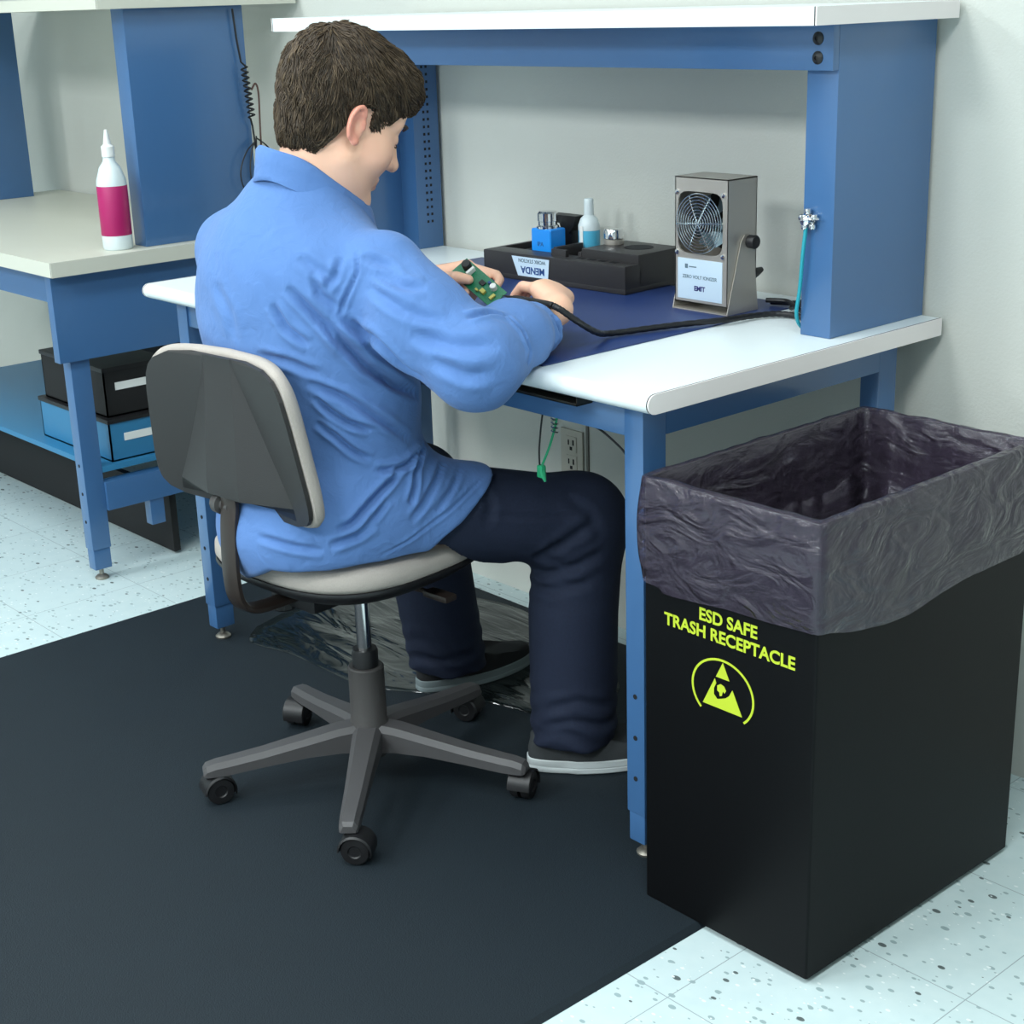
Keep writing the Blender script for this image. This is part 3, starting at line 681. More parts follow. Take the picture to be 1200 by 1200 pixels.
# backrest in its own tilted frame: a right, b up, d backwards
BC = ch(0, -.255, .727); BT = math.radians(7)
bx = Vector((math.cos(CHA), math.sin(CHA), 0)); byv = Vector((-math.sin(CHA), math.cos(CHA), 0))
bu = (Vector((0, 0, 1))*math.cos(BT) - byv*math.sin(BT)).normalized(); bd = bx.cross(bu) ; bd = bd if bd.dot(byv) < 0 else -bd
def bk(a, b, d):
    return BC + bx*(a*(1-.10*b/.14)) + bu*b + bd*(d - .030*(1-(a/.2)**2))    # wraps forward at the sides
def backring(hx, hy, d, e=5.5): return [bk(p[0], p[1], d) for p in sell(hx, hy, e, 64)]
def loft(mb, rings):
    rg = [[mb.bm.verts.new(p) for p in r] for r in rings]
    for a, b in zip(rg, rg[1:]):
        for j in range(len(a)): mb.bm.faces.new((a[j], a[(j+1) % len(a)], b[(j+1) % len(a)], b[j]))
    mb.bm.faces.new(rg[0][::-1]); mb.bm.faces.new(rg[-1]); return mb
loft(MB(), [backring(.02, .015, -.033), backring(.075, .05, -.033), backring(.150, .095, -.032), backring(.185, .125, -.028), backring(.199, .139, -.020), backring(.203, .143, -.009), backring(.200, .140, .000), backring(.194, .134, .002), backring(.13, .09, .002), backring(.06, .045, .002), backring(.01, .01, .002)]).build('back_cushion', M['fabric'], chair, smooth=60)
ROWB = [-.136, -.132, -.121, -.108, -.100, -.085, -.06, -.03, 0, .03, .06, .09, .108, .120, .132, .136]
mb = MB(); grid = []
for bb in ROWB:
    X = .1955*max(0, 1-(abs(bb)/.1362)**5.5)**(1/5.5); s = min(1, max(0, (.120-bb)/.22)); cut = min(1, max(0, (bb+.119)/.020))
    w1 = min(.040, X*.6); w2 = min(.044+.098*s, X*.93); hg = (.002+.040*s)*cut
    grid.append([mb.bm.verts.new(bk(x, bb, d)) for x, d in ((-X, .0035), (-X*.995, .011), (-w2, .0125), (-w1, .0125+hg), (w1, .0125+hg), (w2, .0125), (X*.995, .011), (X, .0035))])
for u, v in zip(grid, grid[1:]):
    for j in range(7): mb.bm.faces.new((u[j], u[j+1], v[j+1], v[j]))
mb.bm.faces.new(grid[0]); mb.bm.faces.new(grid[-1])
mb.build('back_shell', M['chshell'], chair, smooth=14)
# J-shaped back bar (flat steel)
def ribbon(mb, pts, wdir, w, t):
    P = [Vector(p) for p in pts]; rg = []
    for i, p in enumerate(P):
        T = (P[min(i+1, len(P)-1)]-P[max(i-1, 0)]).normalized(); W = Vector(wdir); W = (W-T*W.dot(T)).normalized(); N = T.cross(W)
        rg.append([mb.bm.verts.new(p+W*sx*w/2+N*sy*t/2) for sx, sy in ((-1, -.6), (-.8, -1), (.8, -1), (1, -.6), (1, .6), (.8, 1), (-.8, 1), (-1, .6))])
    for a, b in zip(rg, rg[1:]):
        for j in range(8): mb.bm.faces.new((a[j], a[(j+1) % 8], b[(j+1) % 8], b[j]))
    mb.bm.faces.new(rg[0][::-1]); mb.bm.faces.new(rg[-1]); return mb
bar = spline([BC+bu*-.085+bd*.012, BC+bu*-.118+bd*.014, ch(0, -.260, .575), ch(0, -.264, .52), ch(0, -.264, .475), ch(0, -.258, .440), ch(0, -.236, .417), ch(0, -.19, .410), ch(0, -.10, .411), ch(0, -.04, .411)], 6)
ribbon(MB(), bar, bx, .040, .012).build('back_bar', M['chbar'], chair)
kb = BC+bu*-.122+bd*.012
MB().lathe([(.0001, -.045), (.016, -.045), (.018, -.041), (.018, -.026), (.010, -.024), (.010, .0), (.0001, 0)], 16, Matrix.Translation(kb+bx*0.0) @ Matrix.Rotation(PI/2, 4, 'Y')).build('tilt_knob', M['chgrey'], chair)
kp = ch(-.03, -.135, .400)
MB().lathe([(.0001, -.022), (.020, -.022), (.024, -.018), (.024, -.004), (.018, .0), (.010, .004), (.010, .02), (.0001, .02)], 12, Matrix.Translation(kp)).build('adjusting_knob', M['black'], chair, smooth=20)
mb = MB(); c0 = Vector((CHO[0], CHO[1], 0)); p = ch(0, -.04, 0)
mb.box((p.x-.06, p.y-.10, .388), (p.x+.06, p.y+.10, .4235), .006, rot=CHA); mb.build('tilt_mechanism', M['black'], chair)
lv = MB(); lv.tube([ch(.05, .02, .405), ch(.14, .035, .403), ch(.17, .04, .402)], .005, 8); lv.box((ch(.19, .04, 0).x-.03, ch(.19, .04, 0).y-.014, .396), (ch(.19, .04, 0).x+.03, ch(.19, .04, 0).y+.014, .408), .005, rot=CHA)
lv.build('height_lever', M['chbar'], chair)
cl = chair; T = Matrix.Translation((CHO[0], CHO[1], 0))
MB().lathe([(.0001, .25), (.0135, .25), (.0135, .40), (.0001, .40)], 20, T).build('gas_lift', M['chrome'], chair)
MB().lathe([(.0001, .20), (.0235, .20), (.0245, .268), (.0225, .2745), (.0136, .2748), (.0136, .272), (.0001, .272)], 24, T).build('column_sleeve', M['black'], chair)
MB().lathe([(.0001, .06), (.030, .06), (.036, .075), (.036, .128), (.034, .132), (.0335, .238), (.031, .2405), (.0246, .2405), (.0246, .23), (.0001, .23)], 24, T).build('column_cover', M['chgrey'], chair)
# star base and casters
def arm(k):
    a = math.radians(-44+72*k); d = Vector((math.cos(a), math.sin(a), 0)); n = Vector((-d.y, d.x, 0)); mb = MB(); rg = []
    for r, w, zt, zb in ((.028, .027, .128, .076), (.06, .026, .126, .080), (.12, .0235, .1155, .080), (.20, .0205, .102, .0735), (.268, .0185, .0935, .067), (.289, .0175, .0915, .066), (.307, .0165, .087, .0665), (.313, .013, .080, .068)):
        c = c0+d*r; rg.append([mb.bm.verts.new(c+n*sx*w+Vector((0, 0, z))) for sx, z in ((-1, zb), (1, zb), (1.0, zt-.010), (.62, zt), (-.62, zt), (-1.0, zt-.010))])
    for u, v in zip(rg, rg[1:]):
        for j in range(6): mb.bm.faces.new((u[j], u[(j+1) % 6], v[(j+1) % 6], v[j]))
    mb.bm.faces.new(rg[0][::-1]); mb.bm.faces.new(rg[-1])
    # stem socket
    return mb.build('base_arm', M['chbase'], chair, smooth=25), d
def caster(k, d):
    sw = math.radians((40, 118, 205, 300, 75)[k]); p = c0+d*.300; t = Vector((math.cos(sw), math.sin(sw), 0)); ax = Vector((-t.y, t.x, 0)); wc = p+t*.012+Vector((0, 0, FM+.0262))
    R = Matrix((ax, t, Vector((0, 0, 1)))).transposed().to_4x4(); RZ = Matrix.Translation(wc) @ R @ Matrix.Rotation(PI/2, 4, 'Y')
    mb = MB()     # hood: partial ring over the wheels with the stem
    rg = []
    for i in range(13):
        an = math.radians(-18+200*i/12); u = t*math.cos(an)+Vector((0, 0, 1))*math.sin(an)
        rg.append([mb.bm.verts.new(wc+u*r+ax*x) for r, x in ((.0272, -.0235), (.0305, -.021), (.0305, .021), (.0272, .0235))])
    for a, b in zip(rg, rg[1:]):
        for j in range(4): mb.bm.faces.new((a[j], a[(j+1) % 4], b[(j+1) % 4], b[j]))
    mb.bm.faces.new(rg[0][::-1]); mb.bm.faces.new(rg[-1])
    mb.tube([p+Vector((0, 0, FM+.048)), p+Vector((0, 0, .072))], .0095, 12)
    h = mb.build('caster', M['black'], chair)
    for s in (-1, 1):
        MB().lathe([(.0001, .003*s), (.0262, .003*s), (.0262, .016*s), (.024, .0195*s), (.012, .0205*s), (.010, .0185*s), (.0001, .0185*s)], 28, RZ).build('wheel', M['black'], h)
for k in range(5): _, d_ = arm(k); caster(k, d_)

# ================================================================== signed-distance modelling for the figure
F32 = np.float32
def V3(*x): return np.array(x, F32)
def smin(a, b, k):
    h = np.clip(.5+.5*(b-a)/k, 0, 1); return b*(1-h)+a*h-k*h*(1-h)
def smax(a, b, k): return -smin(-a, -b, k)
def sph(P, c, r): return np.sqrt(((P-V3(*c))**2).sum(1))-r
def cap(P, a, b, ra, rb=None):
    rb = ra if rb is None else rb; a = V3(*a); b = V3(*b); ab = b-a; pa = P-a
    t = np.clip(pa@ab/max(float(ab@ab), 1e-9), 0, 1); return np.sqrt(((pa-t[:, None]*ab)**2).sum(1))-(ra+(rb-ra)*t)
def ell(P, c, r, R=None):
    q = P-V3(*c)
    if R is not None: q = q@np.asarray(R, F32)
    r = V3(*r); k0 = np.sqrt(((q/r)**2).sum(1)); k1 = np.sqrt(((q/(r*r))**2).sum(1)); return k0*(k0-1)/np.maximum(k1, 1e-6)
def chain(P, pts, rs, k=None):
    d = None
    for i in range(len(pts)-1):
        c = cap(P, pts[i], pts[i+1], rs[i], rs[i+1]); d = c if d is None else (np.minimum(d, c) if k is None else smin(d, c, k))
    return d
def surface_nets(fn, lo, hi, h, B=8):
    lo = np.array(lo, float); n = [int(math.ceil((b-a)/h/B))*B for a, b in zip(lo, hi)]; nb = [x//B for x in n]
    ctr = np.stack(np.meshgrid(*[(np.arange(m)*B+(B-1)/2)*h+l for m, l in zip(nb, lo)], indexing='ij'), -1).reshape(-1, 3).astype(F32)
    dc = np.concatenate([fn(c) for c in np.array_split(ctr, max(1, len(ctr)//200000))])
    act = np.nonzero(np.abs(dc) < B*h*1.45)[0]
    vol = np.repeat(np.repeat(np.repeat(np.where(dc < 0, -1, 1).reshape(nb).astype(F32), B, 0), B, 1), B, 2)
    loc = np.stack(np.meshgrid(*[np.arange(B)]*3, indexing='ij'), -1).reshape(-1, 3)
    bi = np.stack(np.unravel_index(act, nb), 1)*B
    for ch_ in np.array_split(bi, max(1, len(bi)//700)):
        idx = (ch_[:, None, :]+loc[None]).reshape(-1, 3); vol[idx[:, 0], idx[:, 1], idx[:, 2]] = fn((idx*h+lo).astype(F32))
    s = vol < 0; c = [s[i:n[0]-1+i, j:n[1]-1+j, k:n[2]-1+k] for i in (0, 1) for j in (0, 1) for k in (0, 1)]
    cnt = sum(x.astype(np.int8) for x in c); cells = np.argwhere((cnt > 0) & (cnt < 8)); off = np.array([(i, j, k) for i in (0, 1) for j in (0, 1) for k in (0, 1)])
    vals = np.stack([vol[cells[:, 0]+o[0], cells[:, 1]+o[1], cells[:, 2]+o[2]] for o in off], 1)
    acc = np.zeros((len(cells), 3)); num = np.zeros(len(cells))
    for a in range(8):
        for b in range(a+1, 8):
            if np.abs(off[a]-off[b]).sum() != 1: continue
            m = (vals[:, a] < 0) != (vals[:, b] < 0); t = np.where(m, vals[:, a]/np.where(m, vals[:, a]-vals[:, b], 1), 0)
            acc += np.where(m[:, None], off[a]+t[:, None]*(off[b]-off[a]), 0); num += m
    co = (cells+acc/num[:, None])*h+lo; vid = -np.ones([x-1 for x in n], np.int64); vid[cells[:, 0], cells[:, 1], cells[:, 2]] = np.arange(len(cells))
    quads = []
    for ax in range(3):
        sl0 = [slice(1, x-1) for x in n]; sl1 = list(sl0); sl0[ax] = slice(0, n[ax]-1); sl1[ax] = slice(1, n[ax])
        A, Bb = s[tuple(sl0)], s[tuple(sl1)]; e = np.argwhere(A != Bb); base = e.copy()
        for k in range(3):
            if k != ax: base[:, k] += 1
        flip = A[tuple(e.T)]; u, v = [(1, 2), (2, 0), (0, 1)][ax]; q = []
        for du, dv in ((0, 0), (1, 0), (1, 1), (0, 1)):
            t = base.copy(); t[:, u] -= du; t[:, v] -= dv; q.append(vid[tuple(t.T)])
        q = np.stack(q, 1); q[~flip] = q[~flip][:, ::-1]; quads.append(q)
    q = np.concatenate(quads); return co, q[(q >= 0).all(1)]
def mesh_from(name, co, q):
    me = bpy.data.meshes.new(name); me.vertices.add(len(co)); me.vertices.foreach_set('co', co.astype(F32).ravel())
    me.loops.add(q.size); me.loops.foreach_set('vertex_index', q.ravel().astype(np.int32)); me.polygons.add(len(q))
    me.polygons.foreach_set('loop_start', np.arange(0, q.size, 4, dtype=np.int32)); me.polygons.foreach_set('use_smooth', np.ones(len(q), bool))
    me.update(calc_edges=True); me.validate(); return me
def relax(co, q, n=2, lam=.5):
    e = np.concatenate([q[:, [0, 1]], q[:, [1, 2]], q[:, [2, 3]], q[:, [3, 0]]])
    for _ in range(n):
        a = np.zeros_like(co); c = np.zeros(len(co)); np.add.at(a, e[:, 0], co[e[:, 1]]); np.add.at(c, e[:, 0], 1); np.add.at(a, e[:, 1], co[e[:, 0]]); np.add.at(c, e[:, 1], 1)
        co = co+lam*(a/np.maximum(c, 1)[:, None]-co)
    return co
def normals(co, q):
    fn_ = np.cross(co[q[:, 2]]-co[q[:, 0]], co[q[:, 3]]-co[q[:, 1]]); n_ = np.zeros_like(co)
    for k in range(4): np.add.at(n_, q[:, k], fn_)
    return n_/np.maximum(np.linalg.norm(n_, axis=1), 1e-12)[:, None]
def pixray(u, v): d = CR*(u-600)/FPX+CU*(600-v)/FPX+CF; return d/np.linalg.norm(d)
def fold(co, nr, bvh, px, amp, w, ridge=.5, tip=True):
    """press a crease into the cloth along a line found on its surface"""
    pts = []
    for a, b in zip(px, px[1:]):
        m = max(2, int(math.hypot(b[0]-a[0], b[1]-a[1])/4))
        for k in range(m): t = k/m; pts.append((a[0]+(b[0]-a[0])*t, a[1]+(b[1]-a[1])*t))
    pts.append(px[-1]); H_ = []
    for u, v in pts:
        h = bvh.ray_cast(Vector(CAM), Vector(pixray(u, v)))
        if h[0] is not None: H_.append(np.array(h[0]))
    if len(H_) < 2: return co
    H_ = np.array(H_)
    H2 = H_.copy(); H2[1:-1] = (H_[:-2]+H_[1:-1]*2+H_[2:])/4; H_ = H2
    lo, hi = H_.min(0)-4*w, H_.max(0)+4*w; ix = np.nonzero(((co > lo) & (co < hi)).all(1))[0]
    if len(ix) == 0: return co
    D2 = ((co[ix][:, None, :]-H_[None])**2).sum(2); j = D2.argmin(1); d = np.sqrt(D2[np.arange(len(ix)), j]); s = j/(len(H_)-1)
    fade = np.clip(np.minimum(s, 1-s)/.22, 0, 1)**.7 if tip else 1.0
    side = 1.0
    pr = -np.exp(-(d/w)**2) + ridge*np.exp(-((d-2.0*w)/(1.0*w))**2)
    co = co.copy(); co[ix] += nr[ix]*(amp*pr*fade)[:, None]; return co

# ------------------------------------------------------------------ the man
HYAW, HPIT, HROLL = math.radians(12), math.radians(28), math.radians(0)
HC = V3(-.606, -.088, 1.217)
hf = V3(math.sin(HYAW)*math.cos(HPIT), math.cos(HYAW)*math.cos(HPIT), -math.sin(HPIT)); hr = V3(math.cos(HYAW), -math.sin(HYAW), 0); hu = np.cross(hr, hf).astype(F32)
HR = np.stack([hr, hf, hu], 1)
def hl(P): return (P-HC)@HR
def hw_(a, b, c): return HC+hr*F32(a)+hf*F32(b)+hu*F32(c)
def head_sdf(P):
    q = hl(P); m = q.copy(); m[:, 0] = np.abs(m[:, 0])
    d = ell(m, (0, -.010, .050), (.074, .096, .088))
    d = smin(d, sph(m, (0, .034, .055), .060), .03)
    d = smin(d, ell(m, (0, .030, -.030), (.059, .064, .084)), .03)
    d = smin(d, cap(m, (.046, .004, -.056), (.014, .066, -.106), .021, .019), .03)
    d = smin(d, sph(m, (0, .079, -.107), .0185), .022)
    d = smin(d, sph(m, (.041, .056, -.026), .025), .03)
    d = smin(d, cap(m, (0, .088, .030), (.042, .072, .032), .0085), .016)
    d = smax(d, -sph(m, (.033, .105, .008), .0185), .016)
    d = smin(d, sph(m, (.032, .0765, .007), .0135), .005)
    d = smin(d, cap(m, (0, .089, .016), (0, .109, -.024), .0085, .0105), .012)
    d = smin(d, sph(m, (0, .1115, -.027), .0108), .006); d = smin(d, sph(m, (.0125, .099, -.031), .0082), .007)
    d = smin(d, cap(m, (0, .0935, -.060), (.020, .084, -.0645), .0062, .004), .008)
    d = smin(d, cap(m, (0, .0920, -.0735), (.018, .0835, -.070), .0066, .004), .008)
    d = smax(d, -cap(m, (0, .0995, -.0667), (.014, .0915, -.0670), .0012), .003)
    # ears
    ca, sa = math.cos(.24), math.sin(.24); e = m-V3(.079, -.010, -.002); e2 = np.stack([e[:, 0]*ca+e[:, 1]*sa, -e[:, 0]*sa+e[:, 1]*ca, e[:, 2]], 1)
    ct, st = math.cos(.16), math.sin(.16); e3 = np.stack([e2[:, 0], e2[:, 1]*ct+e2[:, 2]*st, -e2[:, 1]*st+e2[:, 2]*ct], 1)
    ear = ell(e3, (0, 0, 0), (.0055, .0185, .031))
    ear = smax(ear, -ell(e3, (.008, .002, -.002), (.0085, .0105, .0165)), .004)
    rim = [(.002+.002*math.sin(a), -.0165*math.cos(a)*(1 if math.cos(a) > 0 else .8), .0285*math.sin(a)) for a in [math.radians(x) for x in (150, 120, 90, 60, 30, 0, -30, -55)]]
    ear = smin(ear, chain(e3, [(x+.003, y, z) for x, y, z in rim], [.0026, .0034, .0036, .0036, .0034, .0030, .0028, .0030]), .004)
    ear = smin(ear, cap(e3, (.004, .013, -.004), (.004, .012, .004), .004), .004); ear = smin(ear, sph(e3, (.002, .004, -.0275), .0065), .006)
    d = smin(d, ear, .006)
    return d
NB_ = V3(-.637, -.140, 1.075)
def neck_sdf(P):
    d = cap(P, hw_(0, -.018, -.050), NB_, .054, .060); q = cap(P, hw_(0, -.045, -.02), NB_+V3(0, -.02, .0), .045, .055)
    return smin(d, q, .02)
SHR, SHL = V3(-.448, -.135, .992), V3(-.842, -.165, .996)
ELR, WRR = V3(-.275, -.098, .864), V3(-.338, .095, .890)
ELL_, WRL = V3(-.90, .0, .875), V3(-.745, .150, .917)
# right hand, pen grip; joints in world space
def hand_sdf(P, W, mcp, chains, thumb, k=.007):
    d = None
    for p in mcp: c = cap(P, W, p, .0170, .0142); d = c if d is None else smin(d, c, .018)
    for ch_, r in chains: d = smin(d, chain(P, ch_, r), .0035)
    return smin(d, chain(P, thumb[0], thumb[1]), .009)
WR_ = V3(-.342, .139, .902)
HSH = V3(-.004, .004, .002); WR_ = WR_+HSH
R_m = [V3(-.402, .150, .928), V3(-.405, .172, .928), V3(-.400, .192, .919), V3(-.390, .207, .906)]; R_m = [x+HSH for x in R_m]
fr_ = [.0105, .0098, .0088, .0078]
R_f = [([R_m[0], V3(-.446, .156, .927), V3(-.466, .157, .910), V3(-.477, .155, .893)], fr_), ([R_m[1], V3(-.450, .176, .922), V3(-.468, .175, .900), V3(-.473, .168, .882)], fr_),
       ([R_m[2], V3(-.440, .197, .905), V3(-.450, .190, .882), V3(-.440, .181, .872)], [.0102, .0095, .0085, .0075]), ([R_m[3], V3(-.420, .210, .890), V3(-.428, .203, .872), V3(-.418, .195, .866)], [.009, .0083, .0075, .0068])]
R_t = ([V3(-.358, .128, .893), V3(-.398, .124, .889), V3(-.440, .134, .891), V3(-.468, .142, .886)], [.0165, .0135, .0115, .0088])
R_f = [([c_[0]]+[x+HSH for x in c_[1:]], r_) for c_, r_ in R_f]; R_t = ([x+HSH+V3(0, .002, -.004) for x in R_t[0]], R_t[1])
# left hand around the circuit board
pa, pb_ = Vector((-.634, .170, .945)), Vector((-.528, .172, .894)); ux_ = (pb_-pa).normalized(); nz = Vector((.30, -.62, .72)); nz = (nz-ux_*nz.dot(ux_)).normalized(); vx = nz.cross(ux_)
RB = Matrix((ux_, vx, nz)).transposed().to_4x4(); cB = (pa+pb_)/2
def bp(t, s_, n_): return np.array(cB+ux_*t+vx*s_+nz*n_, F32)

WL_ = WRL
L_m = [V3(-.678, .196, .944), V3(-.676, .206, .926), V3(-.678, .207, .907), V3(-.684, .202, .889)]
LSH = V3(.016, .018, -.010); L_m = [x+LSH for x in L_m]; WL_ = WL_+LSH*.6
L_f = [([L_m[0], V3(-.640, .212, .948), V3(-.612, .214, .935), V3(-.592, .209, .925)], fr_), ([L_m[1], V3(-.638, .218, .924), V3(-.610, .210, .910), V3(-.596, .198, .902)], fr_),
       ([L_m[2], V3(-.642, .212, .901), V3(-.616, .198, .889), V3(-.606, .183, .884)], [.0102, .0095, .0085, .0075]), ([L_m[3], V3(-.655, .200, .882), V3(-.632, .188, .874), V3(-.620, .176, .872)], [.009, .0083, .0075, .0068])]
L_f = [([c_[0]]+[x+LSH for x in c_[1:]], r_) for c_, r_ in L_f]
for i_, (t_, s1, s2) in enumerate(((.024, .036, .023), (.012, .017, .006), (.003, -.001, -.010), (-.008, -.017, -.024))):
    c_, r_ = L_f[i_]; L_f[i_] = ([c_[0], bp(t_-.036, s1+.006, -.034), bp(t_-.014, s1, -.022), bp(t_, s2, -.0098)], [.0102, .0092, .0084, .0076])
L_t = ([V3(-.715, .155, .922), V3(-.678, .150, .928), V3(-.640, .157, .925), V3(-.612, .160, .918)], [.0165, .0135, .0115, .009]); L_t = ([L_t[0][0]+LSH, L_t[0][1]+LSH, bp(-.034, -.022, .010), bp(-.012, -.010, .0098)], L_t[1])
def hands_sdf(P):
    return np.minimum(hand_sdf(P, WR_, R_m, R_f, R_t), hand_sdf(P, WL_, L_m, L_f, L_t))
def body_sdf(P):
    d = head_sdf(P); d = smin(d, neck_sdf(P), .022)
    d = smin(d, ell(P, (-.637, -.135, .93), (.150, .095, .155)), .04); d = smin(d, ell(P, (-.632, -.120, .66), (.140, .090, .20)), .05)
    d = smin(d, cap(P, SHL+V3(.02, 0, -.01), SHR+V3(-.02, 0, -.01), .045), .03)
    d = smin(d, chain(P, [SHR, ELR, WRR, WR_], [.045, .038, .027, .024]), .02); d = smin(d, chain(P, [SHL, ELL_, WRL], [.045, .038, .024]), .02)
    d = smin(d, hands_sdf(P), .012)
    for s in ((HIPR, KNR, ANR), (HIPL, KNL, ANL)): d = smin(d, chain(P, s, [.07, .055, .040]), .03)
    return d
HIPR, KNR, ANR = V3(-.535, -.085, .562), V3(-.420, .258, .487), V3(-.402, .215, .105)
HIPL, KNL, ANL = V3(-.725, -.085, .562), V3(-.860, .225, .466), V3(-.836, .262, .105)

def coat_base(P):
    d = ell(P, (-.638, -.132, .600), (.186, .158, .155))
    d = smin(d, ell(P, (-.650, -.140, .760), (.206, .152, .18)), .06)
    d = smin(d, ell(P, (-.664, -.158, .900), (.218, .158, .17)), .06)
    d = smin(d, ell(P, (-.652, -.172, .995), (.186, .128, .10)), .06)
    d = smin(d, cap(P, SHL+V3(.03, 0, -.005), SHR+V3(-.02, -.005, -.005), .060), .05)
    d = smin(d, cap(P, (-.665, -.160, 1.050), SHL+V3(.045, 0, .004), .080, .058), .06)
    d = smin(d, cap(P, (-.648, -.158, 1.045), (-.642, -.146, 1.118), .102, .071), .06)
    return d
SL0, SL1 = V3(-.310, .012, .882), V3(-.334, .067, .878)
def sleeve(P):
    d = chain(P, [SHR, V3(-.378, -.125, .925), ELR, SL0, SL1], [.066, .076, .069, .058, .045], .03)
    return d
def sleeve_l(P): return chain(P, [SHL, ELL_+V3(0, -.02, .02), V3(-.82, .09, .90), V3(-.775, .128, .912)], [.072, .072, .055, .046], .03)
def skirt(P):
    d = chain(P, [HIPR+V3(.0, -.02, .0), KNR], [.106, .086]); e = chain(P, [HIPL+V3(-.0, -.02, .0), KNL], [.106, .086]); d = smin(d, e, .08)
    d = smin(d, ell(P, (-.632, -.182, .545), (.180, .168, .135)), .05); return d
def seat_block(P):
    c, s_ = math.cos(CHA), math.sin(CHA); x = P[:, 0]+.665; y = P[:, 1]+.090; a_ = x*c+y*s_; b_ = -x*s_+y*c
    k = ((np.abs(a_)/.2245)**2.9+(np.abs(b_)/.2145)**2.9)**(1/2.9); return np.maximum((k-1)*.2, P[:, 2]-.509), a_, b_
def coat_sdf(P):
    t = smin(coat_base(P), skirt(P), .05)
    seat, a_, b_ = seat_block(P)
    hem = .543*(P[:, 1]+.150)-.840*(P[:, 2]-.475) - .006*np.sin(P[:, 0]*38)
    t = smax(t, hem, .006)
    low = .457+.05*np.clip((a_+.02)/.10, 0, 1)
    t = smax(t, low-P[:, 2], .008); t = smax(t, -seat, .008)
    d = smin(t, sleeve(P), .020); d = smin(d, sleeve_l(P), .02)
    axr = WR_-SL0; axr = axr/np.linalg.norm(axr)
    dr = (P-SL1)@axr; near = sph(P, SL1, .14)
    band = smax(cap(P, SL1-axr*.07, SL1+axr*.05, .0545, .0475), np.maximum(dr-.026, -dr-.034), .006); d = smin(d, band, .004)
    d = np.where(near < 0, np.maximum(d, dr-.026), d)
    d = np.where(near < 0, smax(d, -np.maximum(cap(P, SL1-axr*.02, SL1+axr*.2, .034, .046), -(dr+.002)), .004), d)
    axl = WRL-V3(-.82, .09, .90); axl = axl/np.linalg.norm(axl); dl = (P-V3(-.775, .128, .912))@axl; nl = sph(P, (-.775, .128, .912), .14)
    d = np.where(nl < 0, smax(d, dl-.016, .006), d)
    d = smax(d, -cap(P, NB_+V3(0, .0, .015), hw_(0, -.02, -.04), .058, .062), .006)
    d = smax(d, (P[:, 2]-1.135)+(P[:, 1]+.14)*.55, .01)
    desk = np.maximum.reduce([-.004-P[:, 1], P[:, 2]-(HD+.0015), H-TT-.003-P[:, 2]]); d = smax(d, -desk, .008)
    return d
SKIN = mat('skin', (224, 168, 138), 0.48, sss=0.10, attr='tone', bump=(500, 0.08, 0.0005))
COAT = mat('blue_woven_cotton', (87, 123, 178), 0.85, sheen=0.1, spec=0.25)
def coat_nodes():
    nt = COAT.node_tree; b = nt.nodes['Principled BSDF']; tc = nt.nodes.new('ShaderNodeTexCoord')
    n1 = nt.nodes.new('ShaderNodeTexNoise'); n1.inputs['Scale'].default_value = 26; n1.inputs['Detail'].default_value = 4; n1.inputs['Distortion'].default_value = .8
    n2 = nt.nodes.new('ShaderNodeTexNoise'); n2.inputs['Scale'].default_value = 900; n2.inputs['Detail'].default_value = 2
    nt.links.new(tc.outputs['Object'], n1.inputs['Vector']); nt.links.new(tc.outputs['Object'], n2.inputs['Vector'])
    b1 = nt.nodes.new('ShaderNodeBump'); b1.inputs['Strength'].default_value = .38; b1.inputs['Distance'].default_value = .010
    b2 = nt.nodes.new('ShaderNodeBump'); b2.inputs['Strength'].default_value = .25; b2.inputs['Distance'].default_value = .0008
    nt.links.new(n1.outputs['Fac'], b1.inputs['Height']); nt.links.new(n2.outputs['Fac'], b2.inputs['Height']); nt.links.new(b1.outputs['Normal'], b2.inputs['Normal']); nt.links.new(b2.outputs['Normal'], b.inputs['Normal'])
coat_nodes()
DENIM = mat('dark_denim', (30, 38, 58), 0.8, bump=(700, 0.4, 0.001), var=(240, 0.25), spec=0.3)

co, q = surface_nets(body_sdf, (-1.0, -.36, .02), (-.20, .42, 1.40), .0032)
co = relax(co, q, 1, .4)
me = mesh_from('person', co, q)
# skin tone: lips, ears, cheeks and knuckles are redder
hq = (co.astype(F32)-HC)@HR; tone = np.tile(np.array(lin((238, 188, 160)), F32), (len(co), 1)); red = np.array(lin((206, 112, 98)), F32)
ax_ = np.abs(hq[:, 0]); we = np.clip((ax_-.076)/.006, 0, 1)*(np.abs(hq[:, 2]) < .045)*(np.abs(hq[:, 1]+.01) < .04)*.62
wl = np.exp(-((hq[:, 2]+.067)/.008)**2)*(hq[:, 1] > .082)*(ax_ < .024)*.7; wc = np.exp(-(((hq[:, 2]+.03)/.03)**2+((ax_-.045)/.025)**2))*(hq[:, 1] > .02)*.22
k = np.clip(np.maximum.reduce([we, wl, wc]), 0, 1)[:, None]; tone = tone*(1-k)+red*k
at = me.color_attributes.new('tone', 'FLOAT_COLOR', 'POINT'); at.data.foreach_set('color', np.ascontiguousarray(tone, F32).ravel())
me.materials.append(SKIN)
man = link('person', me, None, origin=(-.632, -.10, FM)); tag(man, 'brown-haired man in blue lab coat and jeans seated at the bench holding a circuit board', 'person')

